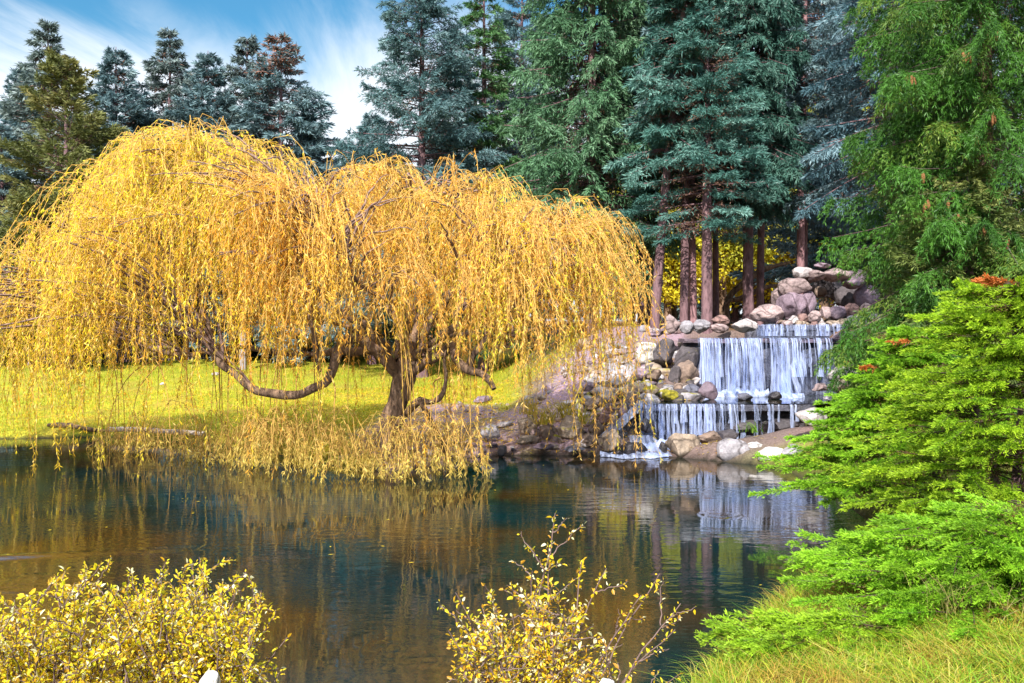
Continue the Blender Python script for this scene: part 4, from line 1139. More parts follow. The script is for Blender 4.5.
def leaves_on(S, length, per_m, ll, lw, spread=0.55):
    m, npt, _ = S.shape
    cnt = np.maximum(2, (length * per_m * r.uniform(0.6, 1.3, m)).astype(int))
    b = np.repeat(np.arange(m), cnt)
    u = r.random(len(b)) ** 0.9 * (npt - 1.001)
    i = u.astype(int); f = (u - i)[:, None]
    p = S[b, i] * (1 - f) + S[b, i + 1] * f
    T = nrm(S[b, i + 1] - S[b, i])
    d = nrm(T * 0.7 + r.normal(size=p.shape) * spread + np.array([0, 0, -0.25]))
    V, Fq = quads(p, d, ll * r.uniform(0.6, 1.3, len(b)), lw * r.uniform(0.7, 1.3, len(b)), 0.12)
    return V, Fq, b, p


YELLOW = np.array([0.96, 0.78, 0.03]); ORANGE = np.array([0.93, 0.44, 0.04]); PEACH = np.array([0.95, 0.54, 0.13]); LIME = np.array([0.80, 0.80, 0.05])
TAN = np.array([0.66, 0.46, 0.16])


def willow_colour(p, b, nb):
    """each shoot has turned by its own amount: lemon on the left and top, orange to peach elsewhere"""
    w = p + WB
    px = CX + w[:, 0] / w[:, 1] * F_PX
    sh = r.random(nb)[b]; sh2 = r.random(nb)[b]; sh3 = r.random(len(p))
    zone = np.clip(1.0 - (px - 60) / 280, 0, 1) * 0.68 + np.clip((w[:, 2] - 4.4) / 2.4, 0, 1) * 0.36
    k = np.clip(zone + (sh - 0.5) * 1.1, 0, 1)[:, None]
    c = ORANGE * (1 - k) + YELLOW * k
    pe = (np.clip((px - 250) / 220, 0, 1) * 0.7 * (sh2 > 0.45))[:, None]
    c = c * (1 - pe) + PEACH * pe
    gr = ((sh2 < 0.10 + 0.2 * np.clip((px - 560) / 60, 0, 1)) * 0.75)[:, None]
    c = c * (1 - gr) + LIME * gr
    pl = (sh3 > 0.86)[:, None] * 0.55
    c = c * (1 - pl) + np.array([0.95, 0.80, 0.34]) * pl
    return np.minimum(c * r.uniform(0.76, 1.2, (len(p), 1)), 0.97)


# shoots along every bough
per = (r.integers(12, 24, NB) * np.clip(r.lognormal(-0.15, 0.55, NB), 0.2, 1.9)).astype(int) + 2
blen = np.clip(r.lognormal(0.0, 0.42, NB), 0.4, 2.0)
bsway = r.normal(0, 0.55, (NB, 2))
bi = np.repeat(np.arange(NB), per)
us = (0.38 + 0.62 * r.random(len(bi)) ** 0.8) * 10.99
ii = us.astype(int); ff = (us - ii)[:, None]
p0 = bough[bi, ii] * (1 - ff) + bough[bi, ii + 1] * ff
Tb = nrm(bough[bi, ii + 1] - bough[bi, ii])
v0 = nrm(np.stack([Tb[:, 0] * 0.9 + bsway[bi, 0] + r.normal(0, 0.5, len(bi)), Tb[:, 1] * 0.9 + bsway[bi, 1] + r.normal(0, 0.5, len(bi)), np.zeros(len(bi))], -1))
wpos = p0 + WB
spx = CX + wpos[:, 0] / wpos[:, 1] * F_PX
zbot = CAMZ - (np.interp(spx, BOTX, BOTY) + np.clip(r.normal(0, 40, NB), -110, 60)[bi] - HY) / F_PX * wpos[:, 1]
avail = wpos[:, 2] - zbot
Lr = (r.gamma(3.2, 0.42, len(bi)) + 0.2) * blen[bi]
longer = r.random(len(bi)) < 0.10
Ls = np.where(longer, np.minimum(Lr * 1.6, wpos[:, 2] - 0.25), np.minimum(Lr, avail * r.uniform(0.75, 1.03, len(bi))))
gap = vnoise(p0, 0.95, 3.0) + 0.35 * vnoise(p0, 2.3, 9.0)
lowz = np.clip((5.6 - wpos[:, 2]) / 2.2, 0, 1)
ok = (Ls > 0.25) & (gap > -0.20 + 0.42 * lowz * r.random(len(bi)))
p0, v0, Ls, bi = p0[ok], v0[ok], Ls[ok], bi[ok]
S = strands(p0, v0, Ls, wav=0.055, e=(0.25, 1.5), up=0.30)
V, Fq = tubes(S, np.linspace(0.0065, 0.003, S.shape[1])[None] * np.ones((len(S), 1)), 3)
wparts.append((V, Fq, None, 1))
V, Fq, b, p = leaves_on(S, Ls, 36, 0.095, 0.0145, 0.38)
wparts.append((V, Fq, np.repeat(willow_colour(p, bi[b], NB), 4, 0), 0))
# low shoots that sweep over the bank and trail in the water
nl = 430
lpx = np.where(r.random(nl) < 0.45, r.uniform(100, 290, nl), r.uniform(235, 470, nl))
lY = np.interp(lpx, [95, 190, 290, 380, 470], [23.2, 21.8, 19.6, 18.6, 19.3]) + r.normal(0, 0.35, nl)
lz = CAMZ - (np.interp(lpx, [95, 140, 200, 250, 290, 340, 400, 470], [446, 442, 448, 440, 434, 444, 440, 446]) + r.normal(2, 10, nl) - HY) / F_PX * lY
lp0 = np.stack([(lpx - CX) / F_PX * lY, lY, lz], -1) - WB
lv = nrm(np.stack([r.normal(0, 0.8, nl), r.normal(-0.5, 0.5, nl), np.zeros(nl)], -1))
lL = np.clip(lz - r.uniform(-0.02, 0.25, nl), 0.2, 0.9)
S2 = strands(lp0, lv, lL, wav=0.045, e=(0.3, 1.3), up=0.45)
V, Fq = tubes(S2, np.linspace(0.007, 0.003, S2.shape[1])[None] * np.ones((nl, 1)), 3)
wparts.append((V, Fq, None, 1))
V, Fq, b, p = leaves_on(S2, lL + 0.5, 34, 0.10, 0.016, 0.36)
cc = (TAN * 0.75 + YELLOW * 0.25) * r.uniform(0.6, 1.25, (len(p), 1)) * np.array([1, 1, 1]) + r.uniform(0, 0.06, (len(p), 1)) * np.array([0.3, 1, 0])
wparts.append((V, Fq, np.repeat(cc, 4, 0), 0))
# the long whips that carry the low shoots
lw_n = 44
k_ = r.integers(0, nl, lw_n)
e_ = lp0[k_]; st_ = nodes[r.integers(0, len(nodes), lw_n)]
st_ = np.array([nodes[np.argsort(np.abs(nodes[:, 0] - e[0]) + np.abs(nodes[:, 1] - e[1]) * 0.5)[r.integers(0, 12)]] for e in e_])
c_ = np.stack([e_[:, 0], e_[:, 1], np.maximum(st_[:, 2], e_[:, 2] + 0.8)], -1)
s_ = np.linspace(0, 1, 12)[None, :, None]
whip = st_[:, None] * (1 - s_) ** 2 + 2 * c_[:, None] * s_ * (1 - s_) + e_[:, None] * s_ ** 2
whip += np.cumsum(r.normal(0, 0.02, whip.shape), 1)
V, Fq = tubes(whip, np.linspace(0.022, 0.006, 12)[None] * np.ones((lw_n, 1)), 4)
wparts.append((V, Fq, None, 1))
V, Fs, C_, Ms = cat_meshes(wparts)
obj('crown', mesh_np('crown', V, Fs, [M_WILLOW, M_WTWIG, M_BOUGH], C_, Ms), wil)
# the prop under the right hand limb
V, Fq = rough_tube([(*P(419, 398, 19.3), 0.05), (*P(430, 420, 19.6), 0.055), (*P(446, 452, 20.3), 0.06), (*P(449, 460, 20.4), 0.06)], 10, 8, 0.1)
obj('prop_pole', mesh_np('prop_pole', V, [Fq], M_WBARK, smooth=True), None, (0, 0, 0), 'dark leaning pole propping the willow on the gravel', 'pole')
# pale post on the far lawn
Yp = 41.0; xp = PX(243, Yp)
bm = bmesh.new()
for (w, z0, z1) in ((0.13, -0.2, 1.55), (0.17, 1.55, 1.62)):
    rr = bmesh.ops.create_cube(bm, size=1)
    for v in rr['verts']:
        v.co = Vector((v.co.x * 2 * w, v.co.y * 2 * w, z0 + (v.co.z + 0.5) * (z1 - z0)))
bmesh.ops.bevel(bm, geom=bm.edges[:], offset=0.02, segments=2, affect='EDGES')
me = bpy.data.meshes.new('lawn_post'); bm.to_mesh(me); bm.free()
me.materials.append(bark_mat('weathered_post', (0.22, 0.19, 0.20), (0.34, 0.30, 0.31), 8, 0.2, 0.2))
obj('lawn_post', me, None, (xp, Yp, H1(xp, Yp)), 'pale grey square post on the lawn seen under the willow limb', 'post')
# pale edging along the lawn's shore
pts = []
for px in np.linspace(108, 205, 12):
    yy = hit(px, 438.5); pts.append((PX(px, yy), yy, 0.23, 0.06))
V, Fq = rough_tube(pts, 40, 8, 0.25)
o = obj('edging_kerb', mesh_np('edging_kerb', V * np.array([1, 1, 1]), [Fq], M_ROCK, smooth=True), None, (0, 0, 0), 'thin pale stone edging along the lawn at the waterline', 'edging')
o.color = (0.6, 0.5, 0.42, 1); o['moss'] = 0.0; o['wet'] = 0.0
# fallen branch on the left shore
V = []; 
for pts, lab in [(((48, 424, 25.6, .05), (70, 418, 25.4, .07), (92, 421, 25.3, .06), (112, 416, 25.4, .02)), 'dark fallen branch lying on the grass at the far left shore')]:
    V, Fq = rough_tube([(P(a, b, c)[0], c, H1(P(a, b, c)[0], c) + d * 1.3, d) for a, b, c, d in pts], 18, 7, 0.3)
    obj('fallen_branch', mesh_np('fallen_branch', V, [Fq], M_WBARK, smooth=True), None, (0, 0, 0), lab, 'branch')


# ------------------------------------------------------------------ junipers
def juniper(seed, fronds, leaf=(0.05, 0.011), cols=((0.05, 0.14, 0.01), (0.22, 0.42, 0.02)), step=0.035, side=0.24):
    """fronds: list of (root, azimuth, length, rise, droop); each a feathered spray"""
    r = np.random.default_rng(seed)
    parts = []
    for (x, y, z, az, L, rise, dr) in fronds:
        s = np.linspace(0, 1, 12)
        a = az + np.cumsum(r.normal(0, 0.05, 12))
        ax = np.stack([x + np.cumsum(np.cos(a)) * L / 12, y + np.cumsum(np.sin(a)) * L / 12, z + L * (rise * s - dr * s ** 2 + 0.10 * s ** 4)], -1)
        V, Fq = tubes(ax[None], np.linspace(0.004 + 0.004 * L, 0.002, 12)[None], 4)
        parts.append((V, Fq, None, 1))
        nt = int(L / step * 1.45)
        u = 0.06 + 0.94 * r.random(nt) ** 0.8
        i = np.minimum((u * 11).astype(int), 10); f = (u * 11 - i)[:, None]
        p = ax[i] * (1 - f) + ax[i + 1] * f
        T = nrm(ax[i + 1] - ax[i])
        Sd = nrm(np.cross(T, np.array([0, 0, 1.0]))) * r.choice([-1, 1], nt)[:, None]
        tl = (side * (1 - u) ** 0.65 + 0.09) * r.uniform(0.55, 1.2, nt) * min(1, 0.5 + L * 0.5)
        D = nrm(T * 0.8 + Sd * r.uniform(0.2, 0.75, nt)[:, None] + np.array([0, 0, 1]) * r.normal(0.06, 0.13, nt)[:, None])
        K = 7; C = 3
        uu = (np.arange(K)[None] + r.random((nt, K))) / K
        pp = p[:, None] + D[:, None] * (uu * tl[:, None])[..., None]
        pp[..., 2] -= 0.25 * uu ** 2 * tl[:, None]
        pc = np.repeat(pp.reshape(-1, 3), C, 0); dc = np.repeat(np.repeat(D, K, 0), C, 0)
        m = len(pc)
        dc = nrm(dc * 0.9 + r.normal(size=dc.shape) * 0.30 + np.array([0, 0, 0.06]))
        V, Fq = quads(pc, dc, leaf[0] * r.uniform(0.7, 1.4, m), leaf[1] * r.uniform(0.7, 1.4, m))
        fr = r.random()
        uv = np.repeat(np.repeat(u, K), C); uk = np.repeat(uu.ravel(), C)
        k = np.clip(0.30 * fr + 0.25 * r.random(m) + 0.30 * uv * uk + 0.2 * uk, 0, 1)[:, None]
        c = np.array(cols[0]) * (1 - k) + np.array(cols[1]) * k
        dd_ = (uv < 0.22 * (0.5 + r.random(m)))[:, None]
        c = np.where(dd_, np.array([0.15, 0.10, 0.03]) * r.uniform(0.6, 1.4, (m, 1)), c) * (0.8 + 0.35 * r.random())
        parts.append((V, Fq, np.repeat(c, 4, 0), 0))
    V, Fs, C_, Ms = cat_meshes(parts)
    return V, Fs, C_, Ms


def jun_fronds(seed, cx, cy, z0, ztop, rx, ry, n, Lr=(0.7, 1.5), flat=0.62):
    """plumes in flat tiers: each runs out from the heart of the bush and lifts its tip"""
    r = np.random.default_rng(seed)
    out = []
    tiers = np.linspace(0.06, 1.0, 7)
    for k in range(n):
        az = r.uniform(0, 2 * np.pi)
        if r.random() < 0.65: az = r.uniform(np.pi * 0.80, np.pi * 1.75)       # most sprays reach for the light over the water
        t = min(1.04, max(0.0, tiers[r.integers(0, 7)] + r.normal(0, 0.045) + 0.09 * math.sin(az * 2.3 + seed)))
        zz = z0 + (ztop - z0) * t
        e = (1 - flat * max(t, 0) ** (1.8 if flat < 0.7 else 1.15))
        reach = e * r.uniform(0.3, 1.0) ** 0.6 * r.uniform(0.85, 1.08)
        L = r.uniform(*Lr) * (0.8 + 0.3 * (1 - t))
        ex, ey = cx + math.cos(az) * rx * reach, cy + math.sin(az) * ry * reach
        az2 = az + r.normal(0, 0.25)
        rise = r.uniform(0.05, 0.30)
        out.append((ex - math.cos(az2) * L, ey - math.sin(az2) * L, zz - L * rise * 0.5, az2, L, rise, r.uniform(0.15, 0.35)))
    return out


JC = ((0.06, 0.20, 0.008), (0.36, 0.62, 0.03))
JC2 = ((0.08, 0.22, 0.008), (0.48, 0.66, 0.03))


def juniper_thing(seed, label, cx, cy, z0, ztop, rx, ry, n, Lr, leaf, cols, step, stem_r=0.09, taper=0.62):
    t = thing('juniper_shrub', label, 'juniper', (cx, cy, z0))
    B = np.array([cx, cy, z0])
    fr = jun_fronds(seed, cx, cy, z0 + 0.15, ztop, rx, ry, n, Lr, taper)
    V, Fs, C_, Ms = juniper(seed, fr, leaf, cols, step)
    obj('foliage', mesh_np('foliage', V - B, Fs, [M_JUN, M_JWOOD], C_, Ms), t)
    rr = np.random.default_rng(seed + 500)
    for k in range(5):
        a = rr.uniform(0, 6.28); h = (ztop - z0)
        q = [(0.1 * math.cos(a), 0.1 * math.sin(a), -0.2, stem_r), (rx * 0.12 * math.cos(a), ry * 0.12 * math.sin(a), h * 0.3, stem_r * 0.6), (rx * 0.22 * math.cos(a), ry * 0.22 * math.sin(a), h * 0.6, stem_r * 0.25)]
        V, Fq = rough_tube(q, 14, 7, 0.15)
        obj('stem', mesh_np('stem', V, [Fq], M_BARK, smooth=True), t)
    return t


def spray_part(t, px, py, Y, L, az, n, seed):
    """a few browned sprays on a juniper"""
    B = np.array(t.location); c = P(px, py, Y)
    r = np.random.default_rng(seed)
    fr = [(c[0] + r.normal(0, .08) - math.cos(az) * L * .5, c[1] + r.normal(0, .08) - math.sin(az) * L * .5, c[2] + r.normal(0, .03), az + r.normal(0, .35), L, 0.15, 0.15) for _ in range(n)]
    V, Fs, C_, Ms = juniper(seed, fr, (0.05, 0.012), ((0.42, 0.10, 0.02), (0.72, 0.25, 0.06)), 0.035, 0.16)
    obj('browned_spray', mesh_np('browned_spray', V - B, Fs, [M_JUN, M_JWOOD], C_, Ms), t)['label'] = 'orange red browned spray among green ones'


j1 = juniper_thing(1, 'bright green juniper reaching over the water below the right end of the waterfall', 6.2, 14.9, 0.45, 2.75, 2.75, 2.0, 360, (0.7, 1.5), (0.050, 0.010), JC, 0.042, 0.09, 0.80)
j2 = juniper_thing(2, 'tallest bright green juniper with orange tips, at the right edge', 5.8, 11.4, 0.56, 3.30, 2.15, 2.1, 400, (0.7, 1.4), (0.044, 0.0085), JC2, 0.036)
j3 = juniper_thing(3, 'low spreading green juniper overhanging the dark water, in front of the tall one', 4.7, 8.9, 0.46, 1.28, 2.4, 1.95, 420, (0.7, 1.6), (0.038, 0.0075), JC, 0.030, 0.05)
j4 = juniper_thing(4, 'lowest yellow green juniper sprays beside the grassy bank', 3.0, 8.1, 0.26, 0.60, 1.5, 0.85, 110, (0.6, 1.1), (0.034, 0.0075), ((0.09, 0.22, 0.01), (0.42, 0.62, 0.03)), 0.028, 0.04)
spray_part(j2, 1003, 284, 10.6, 0.36, math.pi * 1.1, 5, 71)
spray_part(j1, 906, 343, 14.2, 0.22, math.pi * 1.1, 2, 73)
spray_part(j1, 873, 369, 14.0, 0.20, math.pi * 1.2, 2, 74)


# ------------------------------------------------------------------ grass, reeds, fallen leaves
def blades(x, y, z, h, w, lean, cols, seed):
    r = np.random.default_rng(seed)
    n = len(x)
    az = r.uniform(0, 2 * np.pi, n); la = r.uniform(0, 2 * np.pi, n)
    hh = h * r.uniform(0.5, 1.3, n); ll = lean * hh * r.uniform(0.2, 1.5, n)
    s = np.stack([np.cos(az), np.sin(az), np.zeros(n)], -1) * (w * r.uniform(0.6, 1.3, n))[:, None]
    d = np.stack([np.cos(la), np.sin(la), np.zeros(n)], -1)
    p = np.stack([x, y, z], -1)
    V = np.empty((n, 7, 3))
    V[:, 0] = p - s; V[:, 1] = p + s
    m1 = p + d * (ll * 0.22)[:, None] + np.array([0, 0, 1]) * (hh * 0.5)[:, None]
    V[:, 2] = m1 + s * 0.85; V[:, 3] = m1 - s * 0.85
    m2 = p + d * (ll * 0.62)[:, None] + np.array([0, 0, 1]) * (hh * 0.86)[:, None]
    V[:, 4] = m2 + s * 0.55; V[:, 5] = m2 - s * 0.55
    V[:, 6] = p + d * (ll * 1.15)[:, None] + np.array([0, 0, 1]) * (hh * np.where(ll > hh * 0.6, 0.85, 1.0))[:, None]
    i = np.arange(n)[:, None] * 7
    f4 = np.concatenate([i + np.array([0, 1, 2, 3]), i + np.array([3, 2, 4, 5])])
    f3 = i + np.array([5, 4, 6])
    k = r.random(n)
    c = np.array(cols)[np.minimum((k * len(cols)).astype(int), len(cols) - 1)] * r.uniform(0.7, 1.25, (n, 1))
    return V.reshape(-1, 3), [f4, f3], np.repeat(c, 7, 0)


r = np.random.default_rng(90)
# tufted grass on the near right bank
ct = np.stack([r.uniform(0.8, 7.5, 2600), r.uniform(6.0, 10.5, 2600)], -1)
dd = pond_dist(ct[:, 0], ct[:, 1])
ct = ct[(dd > 0.02)]
b = np.repeat(np.arange(len(ct)), 26)
g = ct[b] + r.normal(0, 0.06, (len(b), 2))
V, Fs, C_ = blades(g[:, 0], g[:, 1], height(g[:, 0], g[:, 1]) - 0.01, 0.15, 0.0036, 1.6, [(0.30, 0.42, 0.02), (0.20, 0.36, 0.02), (0.44, 0.42, 0.03), (0.44, 0.30, 0.04), (0.14, 0.30, 0.02), (0.50, 0.44, 0.10), (0.26, 0.40, 0.02)], 3)
pn = np.repeat(vnoise(np.stack([ct[:, 0], ct[:, 1], 0 * ct[:, 0]], -1), 1.6), 26)
k_ = np.repeat(np.clip((pn - 0.10) * 2.6, 0, 0.75), 7)[:, None]
C_ = C_ * (1 - k_) + np.array([0.46, 0.24, 0.05]) * k_ * r.uniform(0.6, 1.3, (len(C_), 1))
obj('grass', mesh_np('grass', V, Fs, M_GRASS, C_), kind='stuff')
# short lawn grass by the far shore
n = 60000
x = r.uniform(-16, 3.0, n); y = 20 + 22 * r.random(n) ** 1.3
dd = pond_dist(x, y); pdm = path_dist(x, y)
okk = (dd > 0.03) & (pdm > 1.5) & (np.hypot(x + 1.3, y - 21.2) > 1.9) & ~((x > 0) & (y < 29))
x, y = x[okk], y[okk]
V, Fs, C_ = blades(x, y, height(x, y) - 0.02, 0.11, 0.007, 0.7, [(0.42, 0.44, 0.02), (0.28, 0.38, 0.02), (0.56, 0.46, 0.03), (0.46, 0.34, 0.04)], 4)
obj('lawn_grass', mesh_np('lawn_grass', V, Fs, M_GRASS, C_), kind='stuff')
# fallen willow leaves
n = 36000
x = np.where(r.random(n) < 0.35, r.normal(-2.5, 3.2, n), r.uniform(-14, 4.6, n)); y = 19.5 + 14 * r.random(n) ** 1.2
dd = pond_dist(x, y); okk = dd > 0.05
x, y = x[okk], y[okk]
p = np.stack([x, y, height(x, y) + 0.045], -1)
d = nrm(np.stack([r.normal(size=len(x)), r.normal(size=len(x)), r.normal(0, .15, len(x))], -1))
V, Fq = quads(p, d, 0.10 * r.uniform(.7, 1.3, len(x)), 0.022, 0.1, np.array([0, 0, 1.0]))
mixf = r.random((len(x), 1)); c = (YELLOW * mixf + ORANGE * (1 - mixf)) * r.uniform(0.45, 1.0, (len(x), 1))
obj('fallen_leaves', mesh_np('fallen_leaves', V, [Fq], M_GRASS, np.repeat(c, 4, 0)), kind='stuff')


n = 90
x = r.uniform(-9, 4.5, n); y = 8 + 14 * r.random(n) ** 0.6
okk = pond_dist(x, y) < -0.15
x, y = x[okk], y[okk]
V, Fq = quads(np.stack([x, y, np.full(len(x), 0.022)], -1), nrm(np.stack([r.normal(size=len(x)), r.normal(size=len(x)), np.zeros(len(x))], -1)), 0.075 * r.uniform(.6, 1.3, len(x)), 0.02, 0.05, np.array([0, 0, 1.0]))
c = (YELLOW * 0.6 + ORANGE * 0.3) * r.uniform(0.5, 1.0, (len(x), 1))
obj('floating_leaves', mesh_np('floating_leaves', V, [Fq], M_GRASS, np.repeat(c, 4, 0)), kind='stuff')


def tuft(px, py, Y, n, h, w, lean, cols, label, seed, name='grass_tuft', spread=0.12):
    rr = np.random.default_rng(seed)
    c = P(px, py, Y)
    V, Fs, C_ = blades(rr.normal(0, spread, n), rr.normal(0, spread, n), np.zeros(n), h, w, lean, cols, seed)
    obj(name, mesh_np(name, V, Fs, M_GRASS, C_), None, c, label, 'grass tuft')


tuft(890, 338, 24.5, 150, 0.75, 0.012, 0.35, [(0.05, 0.12, 0.03), (0.10, 0.20, 0.05), (0.03, 0.07, 0.03)], 'dark green reed tuft beside the topmost fall', 1, 'reed_tuft', 0.15)
tuft(752, 432, 22.6, 36, 0.22, 0.012, 0.8, [(0.10, 0.22, 0.02), (0.2, 0.34, 0.03)], 'small green fern like tuft under the overhanging ledge', 2)
tuft(566, 418, 22.9, 90, 0.45, 0.009, 1.3, [(0.55, 0.42, 0.06), (0.42, 0.36, 0.04)], 'straw coloured tuft drooping over the broad tan wall block', 3)
tuft(545, 424, 22.6, 70, 0.42, 0.009, 1.3, [(0.55, 0.40, 0.08), (0.5, 0.42, 0.04)], 'straw coloured tuft drooping over the brown block', 4)
tuft(585, 424, 22.6, 60, 0.40, 0.009, 1.3, [(0.50, 0.40, 0.05), (0.36, 0.34, 0.03)], 'straw coloured tuft drooping right of the broad tan wall block', 5)
tuft(528, 414, 23.3, 60, 0.40, 0.009, 1.0, [(0.58, 0.42, 0.08), (0.5, 0.42, 0.04)], 'straw coloured tuft behind the tan end block', 6)
tuft(950, 612, 7.9, 40, 0.34, 0.0028, 1.3, [(0.42, 0.34, 0.14), (0.30, 0.26, 0.07)], 'dry pale grass tuft in front of the low juniper', 7, spread=0.10)
tuft(1000, 618, 7.8, 36, 0.32, 0.0028, 1.3, [(0.42, 0.34, 0.14), (0.30, 0.26, 0.07)], 'dry pale grass tuft nearest the lower right corner', 8, spread=0.10)


# ------------------------------------------------------------------ yellow shrubs on the near bank
def shrub(label, px, Y, zb, stems, leaf, seed, cols, dens=1.0):
    r = np.random.default_rng(seed)
    x0 = PX(px, Y)
    t = thing('yellow_shrub', label, 'shrub', (x0, Y, zb))
    B = np.array([x0, Y, zb])
    wood = []; lp = []; ld = []
    for (tx, ty, tY, side_n, dn) in stems:
        e = P(tx, ty, tY) - B
        st = np.array([r.normal(0, 0.10) + e[0] * 0.25, r.normal(0, 0.08), -0.1])
        c = st * 0.5 + e * 0.5 + np.array([e[0] * -0.12, 0, 0.15]) + r.normal(0, 0.05, 3)
        s = np.linspace(0, 1, 14)[:, None]
        ax = st * (1 - s) ** 2 + 2 * c * s * (1 - s) + e * s ** 2 + np.cumsum(r.normal(0, 0.008, (14, 3)), 0)
        wood.append((ax, np.linspace(0.011, 0.0028, 14)))
        twigs = [ax[3:]]
        for k in range(side_n):
            i = r.integers(3, 13); d = nrm(r.normal(size=3) + np.array([0, 0, 0.55]) + nrm(ax[i] - ax[i - 1]) * 0.6)
            L = r.uniform(0.12, 0.42) * (1.2 - 0.5 * i / 13)
            q = np.linspace(0, 1, 14)[:, None]
            tw = ax[i] + d * q * L + np.array([0, 0, -0.10]) * q ** 2 * L + np.cumsum(r.normal(0, 0.006, (14, 3)), 0)
            wood.append((tw, np.linspace(0.005, 0.002, 14))); twigs.append(tw[3:])
        for tw in twigs:
            Lt = np.linalg.norm(np.diff(tw, axis=0), axis=1).sum()
            n = int(Lt * 62 * dn * dens) + 2
            u = r.random(n) ** 0.8 * (len(tw) - 1.001); i = u.astype(int); f = (u - i)[:, None]
            p = tw[i] * (1 - f) + tw[i + 1] * f
            d = nrm(nrm(tw[i + 1] - tw[i]) * 0.5 + r.normal(size=(n, 3)) * 0.75 + np.array([0, 0, -0.05]))
            lp.append(p + d * 0.012); ld.append(d)
    V1, F1 = tubes(np.array([w[0] for w in wood]), np.array([w[1] for w in wood]), 5)
    obj('stems', mesh_np('stems', V1, [F1], M_TWIG, smooth=True), t).name = 'branch'
    p = np.concatenate(lp); d = np.concatenate(ld); n = len(p)
    L = leaf * np.clip(r.lognormal(-0.05, 0.36, n), 0.35, 1.9)
    # each leaf: two halves folded along the midrib
    s = nrm(np.cross(d, r.normal(size=(n, 3)) * 0.7 + np.array([0, 0, 1.0]))); nn = np.cross(s, d)
    W = L * 0.24 * r.uniform(0.8, 1.25, n)
    V = np.empty((n, 6, 3)); l_, w_ = L[:, None], W[:, None]
    V[:, 0] = p; V[:, 1] = p + d * l_ * 0.35 + s * w_ + nn * w_ * 0.35; V[:, 2] = p + d * l_ * 0.72 + s * w_ * 0.7 + nn * w_ * 0.2
    V[:, 3] = p + d * l_ - nn * l_ * 0.12; V[:, 4] = p + d * l_ * 0.72 - s * w_ * 0.7 + nn * w_ * 0.2; V[:, 5] = p + d * l_ * 0.35 - s * w_ + nn * w_ * 0.35
    i = np.arange(n)[:, None] * 6
    F = np.concatenate([i + np.array([0, 1, 2, 3]), i + np.array([0, 3, 4, 5])])
    k = r.random(n); c = np.array(cols)[np.minimum((k * len(cols)).astype(int), len(cols) - 1)] * r.uniform(0.75, 1.15, (n, 1))
    obj('leaves', mesh_np('foliage', V.reshape(-1, 3), [F], M_SHRUB, np.repeat(c, 6, 0)), t).name = 'foliage'
    return t


r = np.random.default_rng(33)
SCOL = [(0.82, 0.66, 0.02), (0.74, 0.64, 0.02), (0.84, 0.58, 0.02), (0.58, 0.58, 0.02), (0.70, 0.40, 0.02), (0.84, 0.80, 0.48), (0.80, 0.64, 0.02), (0.82, 0.60, 0.02), (0.50, 0.30, 0.03)]  # pale entry here and below: leaf undersides and glints painted into the colour
SCOL2 = [(0.86, 0.58, 0.02), (0.84, 0.68, 0.03), (0.80, 0.46, 0.02), (0.60, 0.54, 0.02), (0.84, 0.78, 0.46), (0.60, 0.30, 0.03)]


def stem_set(x0, x1, prof_x, prof_y, n, side, dn, Y0, Y1):
    out = []
    for k in range(n):
        px = r.uniform(x0, x1); top = np.interp(px, prof_x, prof_y)
        out.append((px, top + 95 * r.random() ** 1.3, r.uniform(Y0, Y1), side, dn))
    return out


LP = ([-30, 0, 40, 80, 125, 150, 185, 210, 240, 262, 285], [628, 612, 598, 580, 566, 576, 566, 572, 578, 592, 628])
shrub('dense yellow leaved shrub in the lower left corner', 40, 6.2, 0.15, stem_set(-30, 130, *LP, 62, 9, 1.0, 5.7, 6.7), 0.025, 41, SCOL, 2.0)
shrub('yellow leaved shrub with pale stemmed tips, right of the corner one', 195, 6.2, 0.15, stem_set(110, 262, *LP, 56, 9, 1.0, 5.7, 6.7) + [(195, 562, 6.3, 6, 0.8), (208, 570, 6.3, 5, 0.7), (242, 585, 6.2, 5, 0.6), (285, 632, 6.1, 6, 0.6), (270, 672, 6.0, 5, 0.6)], 0.025, 42, SCOL, 2.0)
CP = ([440, 470, 510, 545, 565, 600, 640, 690], [650, 605, 592, 585, 590, 640, 650, 660])
shrub('sparse yellow leaved shrub with thin bare twigs over the dark water', 540, 6.2, 0.1, stem_set(445, 612, *CP, 40, 8, 0.9, 5.8, 6.6) + [(556, 520, 6.4, 9, 0.75), (548, 548, 6.4, 8, 0.8), (578, 560, 6.3, 8, 0.8), (606, 568, 6.3, 7, 0.7), (530, 575, 6.3, 8, 0.8),
      (658, 575, 6.2, 5, 0.45), (640, 600, 6.2, 5, 0.5), (676, 604, 6.2, 6, 0.5), (670, 630, 6.1, 5, 0.45), (690, 668, 6.0, 4, 0.35), (452, 590, 6.2, 4, 0.5)], 0.027, 43, SCOL2, 1.4)
# pale stones at the very edge of the near bank
prock(209, 684, 28, 42, 'white', 'white pointed stone sticking out of the lower left shrub', 5.6, True, rot=(0.1, 0.35, 0.2))
prock(605, 692, 34, 22, 'white', 'pale stone under the sparse yellow shrub', 5.7, True)

# ------------------------------------------------------------------ sky, sun, camera
SUN_AZ = math.radians(-164)      # clockwise from +Y: from behind the camera, a little to the left
SUN_EL = math.radians(40)
sd = Vector((math.sin(SUN_AZ) * math.cos(SUN_EL), math.cos(SUN_AZ) * math.cos(SUN_EL), math.sin(SUN_EL)))
sun = bpy.data.lights.new('sun', 'SUN'); sun.energy = 3.6; sun.angle = math.radians(0.6); sun.color = (1.0, 0.96, 0.90)
so = bpy.data.objects.new('sun', sun); COL.objects.link(so)
so.rotation_euler = (-sd).to_track_quat('-Z', 'Y').to_euler()
so.location = (-20, -20, 40)

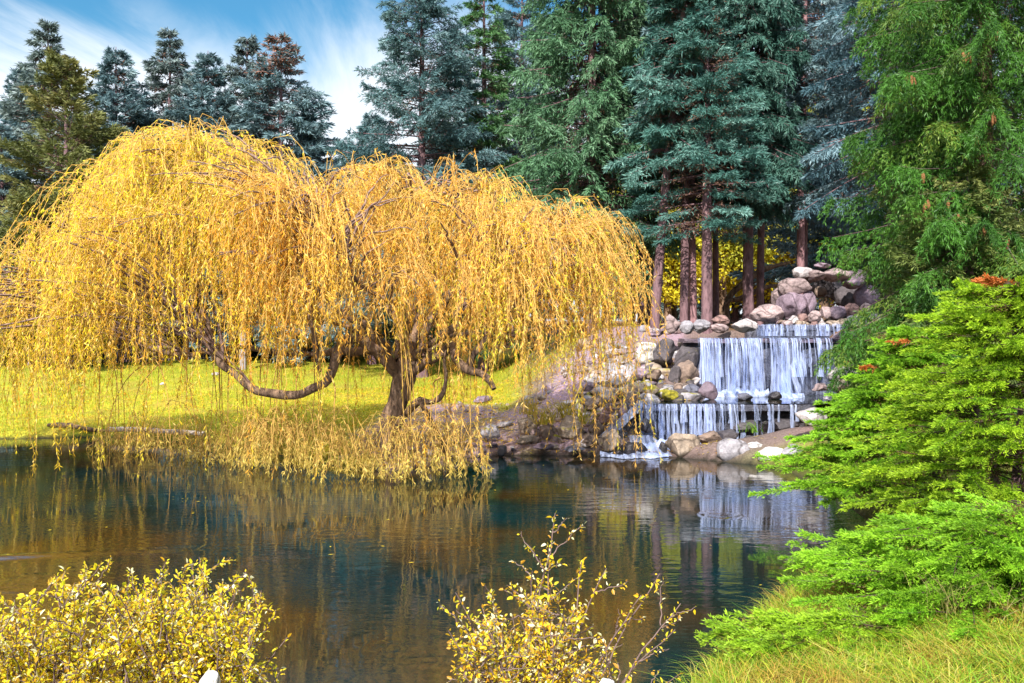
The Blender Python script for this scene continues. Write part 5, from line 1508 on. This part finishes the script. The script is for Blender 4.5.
W = bpy.data.worlds.new('World'); SC.world = W; W.use_nodes = True
nt = W.node_tree; nt.nodes.clear()
out = nt.nodes.new('ShaderNodeOutputWorld')
bg = N(nt, 'ShaderNodeBackground', inp={'Strength': 0.15})
sky = N(nt, 'ShaderNodeTexSky', sky_type='NISHITA', sun_disc=False, sun_elevation=SUN_EL, sun_rotation=SUN_AZ, air_density=1.2, dust_density=0.4, ozone_density=2.2)
tc = N(nt, 'ShaderNodeTexCoord')
sp = N(nt, 'ShaderNodeSeparateXYZ'); link(nt, tc, 'Generated', sp, 0)
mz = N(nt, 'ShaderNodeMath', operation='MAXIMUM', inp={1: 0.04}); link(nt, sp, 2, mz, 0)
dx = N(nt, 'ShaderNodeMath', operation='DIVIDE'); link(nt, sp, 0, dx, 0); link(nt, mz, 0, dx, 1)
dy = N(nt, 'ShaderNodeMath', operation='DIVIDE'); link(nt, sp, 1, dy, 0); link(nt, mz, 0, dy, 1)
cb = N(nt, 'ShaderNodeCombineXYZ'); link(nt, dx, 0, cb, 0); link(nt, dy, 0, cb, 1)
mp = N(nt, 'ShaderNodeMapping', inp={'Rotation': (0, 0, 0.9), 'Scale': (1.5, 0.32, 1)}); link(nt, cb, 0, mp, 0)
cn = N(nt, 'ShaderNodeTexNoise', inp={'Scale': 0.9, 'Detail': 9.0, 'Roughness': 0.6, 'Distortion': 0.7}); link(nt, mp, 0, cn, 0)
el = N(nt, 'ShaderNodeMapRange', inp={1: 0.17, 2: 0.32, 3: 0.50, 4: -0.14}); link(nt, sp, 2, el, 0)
ov = N(nt, 'ShaderNodeMapRange', interpolation_type='SMOOTHSTEP', inp={1: 0.38, 2: 0.65, 3: 0.0, 4: 0.36}); link(nt, sp, 2, ov, 0)  # added bright clouds overhead, out of view, to lift the ambient light
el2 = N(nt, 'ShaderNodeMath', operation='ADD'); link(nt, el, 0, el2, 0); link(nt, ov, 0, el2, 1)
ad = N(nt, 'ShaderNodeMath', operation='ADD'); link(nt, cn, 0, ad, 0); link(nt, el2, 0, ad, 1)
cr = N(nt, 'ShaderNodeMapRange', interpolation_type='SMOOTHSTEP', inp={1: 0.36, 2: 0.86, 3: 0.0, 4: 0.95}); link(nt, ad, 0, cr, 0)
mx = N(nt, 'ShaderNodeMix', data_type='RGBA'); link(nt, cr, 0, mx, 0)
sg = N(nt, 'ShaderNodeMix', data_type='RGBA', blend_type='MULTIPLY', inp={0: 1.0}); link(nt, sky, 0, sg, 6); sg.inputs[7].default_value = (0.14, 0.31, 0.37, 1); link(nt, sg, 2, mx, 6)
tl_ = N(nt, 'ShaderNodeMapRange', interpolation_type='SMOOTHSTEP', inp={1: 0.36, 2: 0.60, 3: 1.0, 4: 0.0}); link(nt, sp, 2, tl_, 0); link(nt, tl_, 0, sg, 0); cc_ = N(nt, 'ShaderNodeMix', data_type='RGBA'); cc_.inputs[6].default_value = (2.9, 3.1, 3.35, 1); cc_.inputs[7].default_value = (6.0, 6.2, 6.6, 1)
hi_ = N(nt, 'ShaderNodeMapRange', interpolation_type='SMOOTHSTEP', inp={1: 0.38, 2: 0.65}); link(nt, sp, 2, hi_, 0); link(nt, hi_, 0, cc_, 0); link(nt, cc_, 2, mx, 7)  # overhead clouds set brighter than the visible ones as added fill
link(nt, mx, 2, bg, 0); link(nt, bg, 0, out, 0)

cam = bpy.data.cameras.new('camera'); co = bpy.data.objects.new('camera', cam); COL.objects.link(co)
cam.sensor_width = 36; cam.lens = 36 * F_PX / 1024
cam.shift_y = (HY - 341.5) / 1024
cam.clip_end = 1000
co.location = (0, 0, CAMZ); co.rotation_euler = (math.radians(90), 0, 0)
SC.camera = co
SC.render.resolution_x = 1024; SC.render.resolution_y = 683
vs = SC.view_settings
vs.view_transform = 'Standard'; vs.look = 'None'; vs.exposure = 1.36; vs.gamma = 1.0; vs.use_curve_mapping = False
cy = SC.cycles
cy.max_bounces = 6; cy.diffuse_bounces = 3; cy.glossy_bounces = 3; cy.transmission_bounces = 3; cy.transparent_max_bounces = 10
cy.use_denoising = True
cy.sample_clamp_indirect = 6.0
